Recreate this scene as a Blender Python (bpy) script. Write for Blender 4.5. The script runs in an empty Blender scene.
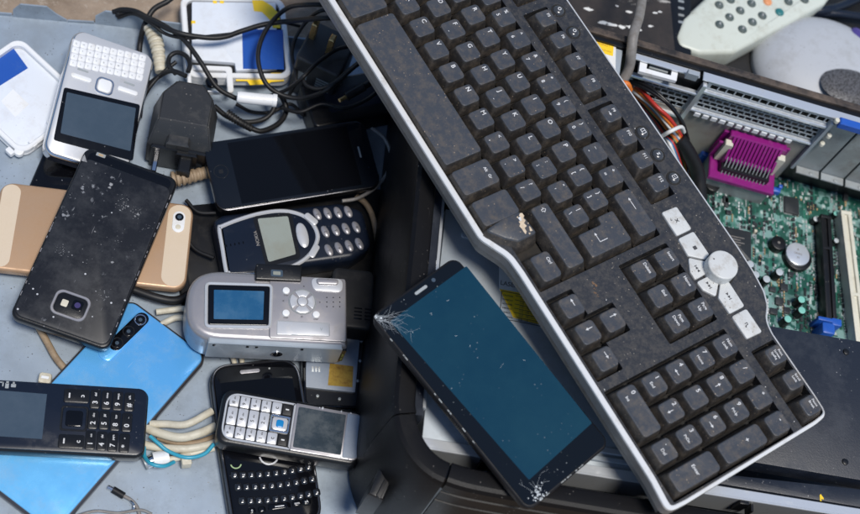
import bpy, bmesh, math, random
from mathutils import Vector, Matrix
random.seed(7)
SC = bpy.context.scene
COL = SC.collection
MM = 0.001
TZ = 0.002                      # top of the sheet metal panel everything small lies on
# ------------------------------------------------------------------ camera geometry
F = 1400.0; W, H = 860.0, 514.0; D = 1.03
a_, b_ = .23, .435
UPC = Vector((a_, -b_, -math.sqrt(1-a_*a_-b_*b_)))
XC = (Vector((1, 0, 0)) - a_*UPC).normalized()
YC = UPC.cross(XC)
M3 = Matrix((XC, YC, UPC))
CAM = -D*(M3 @ Vector((0, 0, 1))) + Vector((0, 0, TZ))

def ray(px, py):
    return M3 @ Vector(((px-W/2)/F, (py-H/2)/F, 1.0))
def at(px, py, z):
    d = ray(px, py); t = (z-CAM.z)/d.z
    return CAM + t*d
# ------------------------------------------------------------------ objects
def tag(o, label, cat, group=None, kind=None):
    if label: o['label'] = label
    if cat: o['category'] = cat
    if group: o['group'] = group
    if kind: o['kind'] = kind
    return o
def finish(name, bm, mat, parent=None, smooth=40, matrix=None, scale=MM):
    bmesh.ops.recalc_face_normals(bm, faces=bm.faces)
    me = bpy.data.meshes.new(name)
    if scale != 1: bm.transform(Matrix.Scale(scale, 4))
    bm.to_mesh(me); bm.free()
    for m in (mat if isinstance(mat, (list, tuple)) else [mat]): me.materials.append(m)
    for p in me.polygons: p.use_smooth = len(p.vertices) <= 5
    me.set_sharp_from_angle(angle=math.radians(smooth))
    o = bpy.data.objects.new(name, me); COL.objects.link(o)
    if parent is not None: o.parent = parent
    if matrix is not None: o.matrix_world = matrix
    return o
def NB(): return bmesh.new()

# ------------------------------------------------------------------ 2D outlines
def rrect(cx, cy, w, h, r, n=5):
    r = max(1e-4, min(r, w/2-1e-4, h/2-1e-4)); P = []
    for k, (sx, sy) in enumerate(((1, 1), (-1, 1), (-1, -1), (1, -1))):
        for i in range(n+1):
            a = math.pi/2*(k + i/n)
            P.append((cx+sx*(w/2-r)+r*math.cos(a), cy+sy*(h/2-r)+r*math.sin(a)))
    return P
def circ(cx, cy, r, n=24, ry=None):
    ry = ry or r
    return [(cx+r*math.cos(2*math.pi*i/n), cy+ry*math.sin(2*math.pi*i/n)) for i in range(n)]
def area(P):
    return sum(P[i][0]*P[(i+1) % len(P)][1]-P[(i+1) % len(P)][0]*P[i][1] for i in range(len(P)))/2
def ccw(P): return list(P) if area(P) > 0 else list(reversed(P))
def rpoly(P, r, n=5):
    """round the corners of a polygon; r a number or a list"""
    if not isinstance(r, (list, tuple)): r = [r]*len(P)
    if area(P) < 0: P = list(reversed(P)); r = list(reversed(r))
    out = []; N = len(P)
    for i in range(N):
        p = Vector(P[i]).to_2d(); a = Vector(P[i-1]).to_2d(); b = Vector(P[(i+1) % N]).to_2d()
        u = (a-p); v = (b-p); lu, lv = u.length, v.length; u /= lu; v /= lv
        ang = math.acos(max(-1, min(1, u.dot(v))))
        d = min(r[i]/max(1e-6, math.tan(ang/2)), lu*.48, lv*.48)
        s, e = p+u*d, p+v*d
        if r[i] <= 1e-6 or ang > 3.1: out.append(tuple(p)); continue
        for k in range(n+1):
            t = k/n; q = s*(1-t)**2 + p*2*t*(1-t) + e*t*t
            out.append((q.x, q.y))
    return out
def offset(P, d):
    """inset a CCW outline by d (number or function of the outward normal)"""
    N = len(P); out = []
    for i in range(N):
        p = Vector(P[i]); a = Vector(P[i-1]); b = Vector(P[(i+1) % N])
        e1 = (p-a); e2 = (b-p)
        if e1.length < 1e-9: e1 = e2
        if e2.length < 1e-9: e2 = e1
        e1 = e1.normalized(); e2 = e2.normalized()
        n1 = Vector((e1.y, -e1.x)); n2 = Vector((e2.y, -e2.x))
        m = n1+n2
        m = m.normalized() if m.length > 1e-6 else n1
        dd = d(m) if callable(d) else d
        q = p - m*dd/max(.5, m.dot(n1))
        out.append((q.x, q.y))
    return out

# ------------------------------------------------------------------ solids (mm)
def loft(bm, rings, cap0=True, cap1=True, mi=0):
    """rings: list of (outline, z) with equal counts"""
    R = [[bm.verts.new((x, y, z)) for x, y in P] for P, z in rings]
    n = len(R[0])
    for A, B in zip(R, R[1:]):
        for i in range(n):
            j = (i+1) % n
            f = bm.faces.new((A[i], A[j], B[j], B[i])); f.material_index = mi
    if cap0: bm.faces.new(list(reversed(R[0]))).material_index = mi
    if cap1: bm.faces.new(R[-1]).material_index = mi
    return R
def slab(bm, P, z0, z1, e=0, seg=2, e0=0, mi=0):
    """extruded outline with a rounded top edge (radius e) and bottom edge (e0)"""
    P = ccw(P); rings = []
    if e0 > 0:
        for k in range(seg+1):
            a = math.pi/2*k/seg; rings.append((offset(P, e0*(1-math.sin(a))), z0+e0*(1-math.cos(a))))
    else: rings.append((P, z0))
    if e > 0:
        for k in range(seg+1):
            a = math.pi/2*k/seg; rings.append((offset(P, e*(1-math.cos(a))), z1-e+e*math.sin(a)))
    else: rings.append((P, z1))
    loft(bm, rings, mi=mi)
def ring(bm, PO, PI, z0, z1, e=0):
    """a frame between two outlines of equal point count"""
    PO = ccw(PO); PI = ccw(PI)
    L = [(PO, z0), (PO, z1-e), (offset(PO, e), z1), (offset(PI, -e), z1), (PI, z1-e), (PI, z0)] if e else [(PO, z0), (PO, z1), (PI, z1), (PI, z0)]
    R = [[bm.verts.new((x, y, z)) for x, y in P] for P, z in L]
    n = len(PO)
    for A, B in zip(R, R[1:]+R[:1]):
        for i in range(n):
            j = (i+1) % n; bm.faces.new((A[i], A[j], B[j], B[i]))
def box(bm, x0, x1, y0, y1, z0, z1, e=0, rot=None, mi=0):
    if e: slab(bm, [(x0, y0), (x1, y0), (x1, y1), (x0, y1)], z0, z1, e, 1, mi=mi); return
    loft(bm, [([(x0, y0), (x1, y0), (x1, y1), (x0, y1)], z0), ([(x0, y0), (x1, y0), (x1, y1), (x0, y1)], z1)], mi=mi)
def cyl(bm, x, y, r, z0, z1, e=0, n=24, r1=None):
    if r1 is not None: loft(bm, [(circ(x, y, r, n), z0), (circ(x, y, r1, n), z1)])
    else: slab(bm, circ(x, y, r, n), z0, z1, e)
def dome(bm, P, z0, hgt, seg=4, flat=.0):
    """pillow: outline shrinking to its centre while rising by hgt"""
    P = ccw(P); cx = sum(p[0] for p in P)/len(P); cy = sum(p[1] for p in P)/len(P); rings = []
    for k in range(seg+1):
        a = math.pi/2*k/seg*.94; s = math.cos(a); s = s*(1-flat)+flat if k else 1
        rings.append(([(cx+(x-cx)*s, cy+(y-cy)*s) for x, y in P], z0+hgt*math.sin(a)))
    loft(bm, rings)
def tube_pts(bm, pts, r, n=10, closed_ends=True, rfun=None):
    N = len(pts); T = []
    for i in range(N):
        T.append((pts[min(i+1, N-1)]-pts[max(i-1, 0)]).normalized())
    u = T[0].orthogonal().normalized(); R = []
    for i in range(N):
        u = (u - T[i]*u.dot(T[i])).normalized(); v = T[i].cross(u)
        rr = rfun(i/(N-1)) if rfun else r
        R.append([bm.verts.new(pts[i]+rr*(math.cos(2*math.pi*k/n)*u+math.sin(2*math.pi*k/n)*v)) for k in range(n)])
    for A, B in zip(R, R[1:]):
        for k in range(n): bm.faces.new((A[k], A[(k+1) % n], B[(k+1) % n], B[k]))
    if closed_ends: bm.faces.new(list(reversed(R[0]))); bm.faces.new(R[-1])
def catmull(P, k=8):
    if len(P) < 3:
        return [P[0].lerp(P[-1], i/k) for i in range(k+1)]
    Q = [P[0]*2-P[1]]+list(P)+[P[-1]*2-P[-2]]; out = []
    for i in range(1, len(Q)-2):
        p0, p1, p2, p3 = Q[i-1:i+3]
        for j in range(k):
            t = j/k
            out.append(.5*((2*p1)+(p2-p0)*t+(2*p0-5*p1+4*p2-p3)*t*t+(3*p1-p0-3*p2+p3)*t**3))
    out.append(P[-1]); return out
# ------------------------------------------------------------------ lettering
_tx = {}
def text_mesh(s):
    if s not in _tx:
        cu = bpy.data.curves.new('lettering', 'FONT'); cu.body = s; cu.size = 1.0; cu.resolution_u = 3
        cu.align_x = 'CENTER'; cu.align_y = 'CENTER'; cu.extrude = 0.01; cu.offset = .018
        o = bpy.data.objects.new('lettering', cu); COL.objects.link(o)
        dg = bpy.context.evaluated_depsgraph_get()
        _tx[s] = bpy.data.meshes.new_from_object(o.evaluated_get(dg))
        bpy.data.objects.remove(o)
    return _tx[s]
def letter(bm, s, size, x, y, z, rot=0, sx=1.0):
    b = bmesh.new(); b.from_mesh(text_mesh(s))
    b.transform(Matrix.Translation((x, y, z)) @ Matrix.Rotation(rot, 4, 'Z') @ Matrix.Diagonal((size*sx, size, 4, 1)))
    me = bpy.data.meshes.new('t'); b.to_mesh(me); b.free(); bm.from_mesh(me); bpy.data.meshes.remove(me)
def arrow(bm, x, y, L, rot, z, w=.45):
    """thin arrow pointing along +x, then rotated"""
    c, s = math.cos(rot), math.sin(rot)
    for P in ([(-L/2, -w/2), (L/2-1.6, -w/2), (L/2-1.6, w/2), (-L/2, w/2)], [(L/2-1.8, -.95), (L/2, 0), (L/2-1.8, .95)]):
        slab(bm, [(x+c*p-s*q, y+s*p+c*q) for p, q in P], z-.1, z+(.06 if len(P) == 4 else .07))
# ------------------------------------------------------------------ materials
class NT:
    def __init__(s, name):
        s.m = bpy.data.materials.new(name); s.m.use_nodes = True; s.t = s.m.node_tree
        s.b = s.t.nodes['Principled BSDF']; s.o = s.t.nodes['Material Output']
    def n(s, typ, **kw):
        x = s.t.nodes.new(typ)
        for k, v in kw.items():
            if k in x.inputs.keys() if isinstance(k, str) else False: x.inputs[k].default_value = v
            else: setattr(x, k, v)
        return x
    def l(s, a, b): s.t.links.new(a, b)
    def coord(s, scale=(1, 1, 1)):
        tc = s.n('ShaderNodeTexCoord'); oi = s.n('ShaderNodeObjectInfo')
        mu = s.n('ShaderNodeVectorMath', operation='MULTIPLY_ADD')
        mu.inputs[1].default_value = scale
        cb = s.n('ShaderNodeCombineXYZ'); mm = s.n('ShaderNodeMath', operation='MULTIPLY'); mm.inputs[1].default_value = 7.3
        s.l(oi.outputs['Random'], mm.inputs[0]); s.l(mm.outputs[0], cb.inputs[0]); s.l(mm.outputs[0], cb.inputs[1])
        s.l(tc.outputs['Object'], mu.inputs[0]); s.l(cb.outputs[0], mu.inputs[2]); return mu.outputs[0]
    def noise(s, vec, scale, detail=6, rough=.6):
        x = s.n('ShaderNodeTexNoise'); x.inputs['Scale'].default_value = scale; x.inputs['Detail'].default_value = detail
        x.inputs['Roughness'].default_value = rough; s.l(vec, x.inputs['Vector']); return x.outputs['Fac']
    def ramp(s, fac, lo, hi, c0=0., c1=1.):
        x = s.n('ShaderNodeMapRange'); x.inputs[1].default_value = lo; x.inputs[2].default_value = hi
        x.inputs[3].default_value = c0; x.inputs[4].default_value = c1; s.l(fac, x.inputs[0]); return x.outputs[0]
    def mix(s, fac, A, B):
        x = s.n('ShaderNodeMix', data_type='RGBA')
        if isinstance(fac, float): x.inputs[0].default_value = fac
        else: s.l(fac, x.inputs[0])
        for v, i in ((A, 6), (B, 7)):
            if isinstance(v, tuple): x.inputs[i].default_value = (*v, 1)
            else: s.l(v, x.inputs[i])
        return x.outputs[2]
    def mul(s, A, B):
        x = s.n('ShaderNodeMath', operation='MULTIPLY')
        for v, i in ((A, 0), (B, 1)):
            if isinstance(v, float): x.inputs[i].default_value = v
            else: s.l(v, x.inputs[i])
        return x.outputs[0]
def mat(name, col, rough=.5, metal=0., spec=.5, dust=None, dlo=.45, dhi=.75, dscale=60., speck=None, samt=.0, scratch=0., scol=(.6, .6, .6),
        bump=0., bscale=900., coat=0., var=.0, rvar=.12, dr=1.):
    """dust: colour of grime patches; speck: colour of fine crumbs; scratch: amount of hairline marks"""
    t = NT(name); b = t.b; v = t.coord()
    c = col
    if var:
        k = t.ramp(t.noise(v, 35., 4), .3, .7); c = t.mix(k, tuple(x*(1-var) for x in col), tuple(min(1, x*(1+var)) for x in col))
    if dust:
        k = t.ramp(t.noise(v, dscale, 10, .72), dlo, dhi); c = t.mix(k, c, dust)
        b.inputs['Roughness'].default_value = rough
        s2 = t.n('ShaderNodeMath', operation='MULTIPLY_ADD'); t.l(k, s2.inputs[0]); s2.inputs[1].default_value = (.75-rough if rough < .7 else .1)*dr; s2.inputs[2].default_value = rough
        t.l(s2.outputs[0], b.inputs['Roughness'])
    else:
        k = t.noise(v, 140., 5); t.l(t.ramp(k, .3, .7, max(.02, rough-rvar*rough*2), min(1, rough+rvar*rough*2)), b.inputs['Roughness'])
    if speck:
        vo = t.n('ShaderNodeTexVoronoi'); vo.inputs['Scale'].default_value = 420.; t.l(v, vo.inputs['Vector'])
        k1 = t.ramp(vo.outputs['Distance'], .12, .2, 1., 0.); k2 = t.ramp(t.noise(v, 70., 4), .62-samt*.3, .75-samt*.3)
        wn = t.n('ShaderNodeSeparateColor'); t.l(vo.outputs['Color'], wn.inputs[0]); k3 = t.ramp(wn.outputs[0], .45, .6)
        c = t.mix(t.mul(t.mul(k1, k2), k3), c, speck)
    if scratch:
        v2 = t.coord((900., 40., 40.)); v3 = t.coord((60., 1000., 60.))
        k1 = t.ramp(t.noise(v2, 1., 3), .70, .74); k2 = t.ramp(t.noise(v3, 1., 3), .70, .74)
        mx = t.n('ShaderNodeMath', operation='MAXIMUM'); t.l(k1, mx.inputs[0]); t.l(k2, mx.inputs[1])
        c = t.mix(t.mul(t.mul(mx.outputs[0], scratch), t.ramp(t.noise(v, 45., 4), .45, .65)), c, scol)
    if isinstance(c, tuple): b.inputs['Base Color'].default_value = (*c, 1)
    else: t.l(c, b.inputs['Base Color'])
    b.inputs['Metallic'].default_value = metal; b.inputs['Specular IOR Level'].default_value = spec
    if coat: b.inputs['Coat Weight'].default_value = coat; b.inputs['Coat Roughness'].default_value = .06
    if bump:
        bp = t.n('ShaderNodeBump'); bp.inputs['Strength'].default_value = bump; bp.inputs['Distance'].default_value = .0003
        t.l(t.noise(v, bscale, 4), bp.inputs['Height']); t.l(bp.outputs[0], b.inputs['Normal'])
    return t.m

DIRT = (.13, .105, .08)
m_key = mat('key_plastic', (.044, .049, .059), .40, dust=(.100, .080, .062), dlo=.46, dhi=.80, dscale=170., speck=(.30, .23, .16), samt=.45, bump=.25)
m_keyside = mat('key_grime_shade', (.030, .027, .025), .55, dust=(.115, .092, .070), dlo=.46, dhi=.8, dscale=150., speck=(.24, .18, .12), samt=.5, bump=.4)  # brown grime, with the shade of the key sides painted into its dark base
m_keyfront = m_key
m_plate = mat('keyboard_plate', (.022, .024, .029), .40, dust=(.066, .059, .052), dlo=.44, dhi=.80, dscale=260., speck=(.26, .23, .19), samt=.5, bump=.3)
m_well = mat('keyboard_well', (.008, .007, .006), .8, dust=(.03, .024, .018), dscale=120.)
m_rim = mat('silver_paint', (.78, .78, .77), .3, metal=.25, dust=(.27, .24, .21), dlo=.55, dhi=.85, dscale=90., scratch=.5, scol=(.2, .19, .18))
m_legend = mat('legend_print', (.62, .62, .62), .6, dust=(.3, .28, .25), dlo=.5, dhi=.8, dscale=200.)
m_rimside = mat('grey_shell', (.20, .20, .20), .4, dust=(.13, .115, .10), dlo=.45, dhi=.8, dscale=90., scratch=.4)
m_media = mat('media_button', (.56, .57, .56), .4, dust=(.30, .26, .21), dlo=.50, dhi=.8, dscale=140., speck=(.2, .17, .13), samt=.5)
m_darkprint = mat('dark_print', (.05, .05, .055), .6)
m_wear = mat('bare_plastic', (.62, .50, .36), .7, dust=(.35, .25, .15), dscale=300.)
m_blk = mat('black_plastic', (.006, .0065, .008), .34, dust=(.022, .021, .021), dlo=.58, dhi=.95, speck=(.22, .21, .19), samt=.2, bump=.2, spec=.4)
m_blkgloss = mat('black_gloss', (.003, .0032, .0045), .09, speck=(.16, .16, .16), samt=.15, spec=.4)
m_rubber = mat('black_rubber', (.006, .006, .007), .5, dust=(.025, .023, .021), dlo=.52, dhi=.9, dscale=100., spec=.4)
m_glass = mat('screen_glass', (.003, .031, .058), .06, dust=(.009, .048, .074), dlo=.36, dhi=.8, dscale=9., dr=.10, speck=(.25, .28, .3), samt=.2, spec=.5)  # blue reflection of the sky is put into the teal base colour
m_glassdark = mat('dark_glass', (.003, .0035, .005), .06, spec=.25)
m_tray = mat('panel_steel', (.315, .375, .44), .40, metal=.25, dust=(.20, .235, .275), dlo=.46, dhi=.74, dscale=26., speck=(.07, .065, .06), samt=.55, scratch=.55, scol=(.58, .62, .66), var=.12)
m_steel = mat('zinc_steel', (.38, .425, .465), .46, metal=.35, dust=(.30, .30, .29), dlo=.5, dhi=.85, dscale=40., scratch=.4, scol=(.75, .76, .78), var=.1)
m_steeldull = mat('dull_zinc', (.33, .36, .37), .48, metal=.4, dust=(.22, .20, .17), dlo=.48, dhi=.8, dscale=50., var=.12)
m_brightsteel = mat('bright_steel', (.72, .75, .78), .28, metal=.6, dust=(.42, .42, .42), dlo=.58, dhi=.9, dscale=60., scratch=.3, scol=(.4, .4, .4))
m_chrome = mat('chrome', (.68, .68, .70), .16, metal=1.)
m_brass = mat('brass', (.62, .42, .18), .3, metal=.9, dust=(.25, .17, .08), dscale=150.)
m_white = mat('white_plastic', (.74, .75, .76), .36, dust=(.52, .48, .40), dlo=.55, dhi=.85, dscale=60., speck=(.25, .22, .18), samt=.2)
m_whitein = mat('white_label', (.66, .70, .76), .5, dust=(.55, .56, .58), dlo=.5, dhi=.8, speck=(.2, .2, .22), samt=.25)
m_bluelab = mat('blue_sticker', (.010, .075, .36), .45, dust=(.05, .13, .36), dlo=.55, dhi=.9, dscale=80.)
m_yellow = mat('yellow_sticker', (.86, .58, .02), .5, dust=(.62, .44, .06), dlo=.58, dhi=.9, dscale=90.)
m_cream = mat('cream_cable', (.58, .54, .43), .5, dust=(.36, .31, .22), dlo=.45, dhi=.8, dscale=90.)
m_tan = mat('tan_cable', (.30, .22, .14), .6, dust=(.16, .11, .07), dscale=120.)
m_cyan = mat('cyan_wire', (.03, .30, .42), .4)
m_silver = mat('silver_plastic', (.32, .31, .325), .34, metal=.45, dust=(.25, .235, .225), dlo=.5, dhi=.85, dscale=80., speck=(.15, .14, .13), samt=.15)
m_silverlt = mat('light_silver', (.56, .57, .59), .3, metal=.3, dust=(.38, .36, .34), dlo=.55, dhi=.85, dscale=90.)
m_gold = mat('gold_metal', (.46, .30, .185), .36, metal=.3, dust=(.35, .21, .115), dlo=.4, dhi=.75, dscale=30.)
m_goldlt = mat('pale_gold', (.66, .54, .40), .34, metal=.1, dust=(.56, .45, .32), dlo=.4, dhi=.8, dscale=40.)
m_navy = mat('navy_plastic', (.007, .011, .022), .28, dust=(.02, .024, .034), dlo=.55, dhi=.9, speck=(.22, .22, .22), samt=.15, spec=.4)
m_lcd = mat('grey_display', (.27, .30, .27), .22, dust=(.20, .20, .16), dlo=.45, dhi=.8, dscale=40.)
m_lcdblue = mat('blue_display', (.016, .085, .19), .1, dust=(.02, .11, .22), dlo=.4, dhi=.7, dscale=30.)
m_lcdslate = mat('slate_display', (.045, .068, .095), .12, dust=(.065, .09, .12), dlo=.4, dhi=.8, dscale=30., dr=.15)
m_red = mat('red_wire', (.42, .03, .02), .45); m_orange = mat('orange_wire', (.62, .16, .02), .45)
m_bluew = mat('blue_wire', (.03, .16, .32), .45); m_green = mat('olive_wire', (.22, .24, .06), .45); m_whitew = mat('white_wire', (.68, .68, .66), .45)
m_purple = mat('purple_plastic', (.215, .006, .155), .38, dust=(.24, .08, .2), dlo=.55, dhi=.9, dscale=150.)
m_bluep = mat('blue_plastic', (.015, .09, .42), .4)
m_pale = mat('pale_remote', (.56, .60, .54), .42, dust=(.38, .38, .31), dlo=.5, dhi=.85, dscale=70., speck=(.15, .14, .1), samt=.2)
m_remkey = mat('rubber_key', (.06, .085, .085), .6, dust=(.12, .14, .13), dscale=200.)
m_teal = mat('teal_key', (.02, .16, .17), .5); m_orkey = mat('orange_key', (.68, .28, .12), .5)
m_ivory = mat('ivory_plastic', (.62, .60, .50), .5, dust=(.48, .44, .34), dlo=.5, dhi=.85, dscale=90.)
m_chip = mat('chip_epoxy', (.022, .026, .030), .45, dust=(.05, .05, .048), dlo=.5, dhi=.85, dscale=120.)
m_captop = mat('capacitor_top', (.55, .60, .62), .3, metal=.3); m_capgreen = mat('capacitor_green_top', (.20, .52, .44), .4)
m_solder = mat('solder', (.62, .64, .64), .3, metal=.6); m_tanchip = mat('tan_component', (.40, .28, .15), .5)
m_label = mat('paper_label', (.70, .70, .68), .6, dust=(.5, .47, .4), dlo=.5, dhi=.85, dscale=60.)
m_greybatt = mat('battery_wrap', (.20, .24, .30), .4, dust=(.28, .31, .35), dlo=.45, dhi=.8, scratch=.4)
m_greycable = mat('grey_cable', (.22, .21, .20), .5, dust=(.13, .11, .09), dlo=.4, dhi=.75, dscale=120.)
m_plateblk = mat('cover_plate', (.011, .015, .025), .42, dust=(.026, .033, .047), dlo=.48, dhi=.85, dscale=45., speck=(.28, .28, .28), samt=.25, bump=.3)
m_crack = mat('shattered_glass', (.62, .66, .68), .35)
m_ledge = mat('black_bezel', (.0035, .0035, .0045), .44, dust=(.012, .0115, .0115), dlo=.56, dhi=.92, dscale=50., speck=(.24, .22, .2), samt=.3, scratch=.25, scol=(.05, .05, .05), spec=.2, bump=.25, bscale=2500.)
def m_blueback():
    t = NT('blue_lacquer'); v = t.coord(); tc = t.n('ShaderNodeTexCoord'); sp = t.n('ShaderNodeSeparateXYZ'); t.l(tc.outputs['Object'], sp.inputs[0])
    k = t.ramp(sp.outputs[1], -.085, .085); c = t.mix(k, (.16, .52, .86), (.10, .38, .77))
    c = t.mix(t.ramp(t.noise(v, 40., 10, .75), .50, .9), c, (.30, .50, .68)); v2 = t.coord((700., 60., 60.)); c = t.mix(t.mul(t.ramp(t.noise(v2, 1., 3), .7, .74), .35), c, (.5, .66, .8))
    t.l(c, t.b.inputs['Base Color']); t.b.inputs['Metallic'].default_value = .25
    t.l(t.ramp(t.noise(v, 60., 8), .3, .7, .18, .32), t.b.inputs['Roughness']); t.b.inputs['Coat Weight'].default_value = .5; t.b.inputs['Coat Roughness'].default_value = .08
    return t.m
m_blue = m_blueback()
def m_scuffed():
    t = NT('scuffed_black'); v = t.coord(); c = (.006, .0065, .009)
    g = t.ramp(t.noise(v, 28., 10, .75), .44, .8); c = t.mix(t.mul(g, .6), c, (.05, .054, .062))
    p = t.ramp(t.noise(v, 190., 6, .6), .62, .68); q = t.ramp(t.noise(v, 26., 3), .54, .64); c = t.mix(t.mul(t.mul(p, q), .75), c, (.30, .31, .33))
    vo = t.n('ShaderNodeTexVoronoi'); vo.inputs['Scale'].default_value = 260.; t.l(v, vo.inputs['Vector'])
    wn = t.n('ShaderNodeSeparateColor'); t.l(vo.outputs['Color'], wn.inputs[0])
    c = t.mix(t.mul(t.ramp(vo.outputs['Distance'], .13, .2, 1., 0.), t.ramp(wn.outputs[0], .9, .92)), c, (.5, .51, .53))
    v2 = t.coord((500., 50., 50.)); c = t.mix(t.mul(t.ramp(t.noise(v2, 1., 3), .7, .74), .35), c, (.3, .3, .32))
    t.l(c, t.b.inputs['Base Color']); t.l(t.ramp(g, 0, 1, .35, .6), t.b.inputs['Roughness'])
    return t.m
m_scuff = m_scuffed()
def m_board():
    t = NT('circuit_board'); v = t.coord()
    c = t.mix(t.ramp(t.noise(v, 60., 3), .4, .6), (.008, .058, .040), (.014, .088, .068))
    vo = t.n('ShaderNodeTexVoronoi', distance='CHEBYCHEV'); vo.inputs['Scale'].default_value = 230.; t.l(v, vo.inputs['Vector'])
    wn = t.n('ShaderNodeSeparateColor'); t.l(vo.outputs['Color'], wn.inputs[0])
    z = t.ramp(t.noise(v, 34., 3), .40, .52)
    c = t.mix(t.mul(t.mul(t.ramp(wn.outputs[0], .5, .52), z), .75), c, (.24, .40, .38))
    c = t.mix(t.mul(t.mul(t.ramp(wn.outputs[1], .78, .8), t.ramp(vo.outputs['Distance'], .25, .3, 1., 0.)), .8), c, (.46, .52, .50))
    v2 = t.coord((420., 36., 1.)); c = t.mix(t.mul(t.mul(t.ramp(t.noise(v2, 1., 1), .56, .6), t.ramp(t.noise(v, 20., 2), .5, .55)), .5), c, (.03, .20, .13))
    t.l(c, t.b.inputs['Base Color']); t.b.inputs['Roughness'].default_value = .38
    return t.m
m_pcb = m_board()
def m_ground():
    t = NT('dusty_ground'); v = t.coord()
    c = t.mix(t.ramp(t.noise(v, 22., 8, .7), .3, .7), (.16, .115, .08), (.36, .28, .21))
    c = t.mix(t.ramp(t.noise(v, 150., 6, .7), .55, .7), c, (.40, .34, .28))
    t.l(c, t.b.inputs['Base Color']); t.b.inputs['Roughness'].default_value = .9
    bp = t.n('ShaderNodeBump'); bp.inputs['Distance'].default_value = .002; t.l(t.noise(v, 90., 8, .7), bp.inputs['Height']); t.l(bp.outputs[0], t.b.inputs['Normal'])
    return t.m
def m_oldpaint():
    t = NT('worn_dark_paint'); v = t.coord()
    c = t.mix(t.ramp(t.noise(v, 30., 8, .7), .35, .75), (.012, .010, .009), (.05, .038, .030))
    v2 = t.coord((18., 60., 18.)); c = t.mix(t.ramp(t.noise(v2, 1., 8, .65), .62, .66), c, (.40, .38, .35))
    t.l(c, t.b.inputs['Base Color']); t.b.inputs['Roughness'].default_value = .5
    return t.m
# ------------------------------------------------------------------ a device lying flat, measured by three corners
class Dev:
    def __init__(s, name, label, cat, A, B, C, T, group=None):
        A, B, C = [at(p[0], p[1], p[2]+TZ) for p in (A, B, C)]
        s.X = (B-A).normalized(); y = A-C; s.Y = (y-s.X*y.dot(s.X)).normalized(); s.Z = s.X.cross(s.Y)
        s.w = (B-A).length*1000; s.h = (A-C).length*1000; s.T = T
        cen = (B+C)/2 - s.Z*T*MM
        s.mw = Matrix(((s.X.x, s.Y.x, s.Z.x, cen.x), (s.X.y, s.Y.y, s.Z.y, cen.y), (s.X.z, s.Y.z, s.Z.z, cen.z), (0, 0, 0, 1)))
        s.root = bpy.data.objects.new(name, None); s.root.empty_display_size = .02; COL.objects.link(s.root); s.root.matrix_world = s.mw
        tag(s.root, label, cat, group); s.inv = s.mw.inverted()
    def L(s, px, py, dz=0):
        o = s.inv @ CAM; d = s.inv.to_3x3() @ ray(px, py)
        t = ((s.T+dz)*MM-o.z)/d.z; q = o+t*d
        return (q.x*1000, q.y*1000)
    def P(s, pts, dz=0): return ccw([s.L(*p, dz) for p in pts])
    def part(s, name, bm, m, parent=None, smooth=40):
        return finish(name, bm, m, parent or s.root, smooth)
    def put(s, name, m, P, z0, z1, e=0, parent=None, seg=2):
        bm = NB(); slab(bm, P, z0, z1, e, seg); return s.part(name, bm, m, parent)
def cable(name, label, cat, pts, r, m, group=None, k=8, n=10):
    P = catmull([at(x, y, z+TZ) for x, y, z in pts], k)
    o0 = P[0].copy(); bm = NB(); tube_pts(bm, [(p-o0)*1000 for p in P], r, n)
    o = finish(name, bm, m, None, 60); o.location = o0; tag(o, label, cat, group); return o

# ================================================================== SETTING
bm = NB(); box(bm, -3, 3, -3, 3, -.02, 0)
tag(finish('ground', bm, m_ground(), scale=1), None, None, kind='structure')
R90 = math.pi/2
# sheet metal panel with upright flanges along its far edge
def flat(pts, z): return ccw([(q.x*1000, q.y*1000) for q in (at(x, y, z) for x, y in pts)])
root = bpy.data.objects.new('metal_panel', None); COL.objects.link(root)
tag(root, 'blue-grey sheet steel computer side panel lying under the phones', 'metal panel')
bm = NB(); slab(bm, flat([(-60, 8), (16, 15), (66, 19.5), (100, 22.5), (200, 36), (330, 50), (440, 62), (470, 300), (420, 640), (-110, 640)], TZ), .2, 2.0, .4, 1)
finish('sheet', bm, m_tray, root)
def flange(pts):
    Q = [at(x, y, TZ) for x, y in pts]
    n = Vector((-(Q[-1]-Q[0]).y, (Q[-1]-Q[0]).x, 0)).normalized()
    if n.y < 0: n = -n
    return Q, n
def tab(px0, px1, hts):
    """upright strip from one pixel to another on the sheet's edge; hts = (fraction, height mm) outline"""
    A, B = at(*px0, TZ), at(*px1, TZ); u = (B-A); n = Vector((-u.y, u.x, 0)).normalized()
    bm = NB(); fr = []
    for side in (0, 1):
        fr.append([bm.verts.new((A+u*t+n*(.0012*side+.0002*h*.6)+Vector((0, 0, h*MM)))*1000) for t, h in hts])
    k = len(hts)
    bm.faces.new(fr[0]); bm.faces.new(list(reversed(fr[1])))
    for i in range(k): bm.faces.new((fr[0][i], fr[1][i], fr[1][(i+1) % k], fr[0][(i+1) % k]))
    finish('flange', bm, m_tray, root, 30)
tab((13, 17), (67, 22), [(0, -1), (0, 7), (.14, 14), (.62, 14), (.8, 7), (1, 1.5), (1, -1)])
tab((95, 24), (330, 52), [(0, -1), (0, 8), (.04, 15), (.20, 15), (.23, 11), (.8, 11), (1, 11), (1, -1)])
tab((-60, 11), (12, 16.5), [(0, -1), (0, 2.5), (1, 2.5), (1, -1)])
tab((68, 22.5), (94, 24), [(0, -1), (0, 2), (1, 2), (1, -1)])

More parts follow.
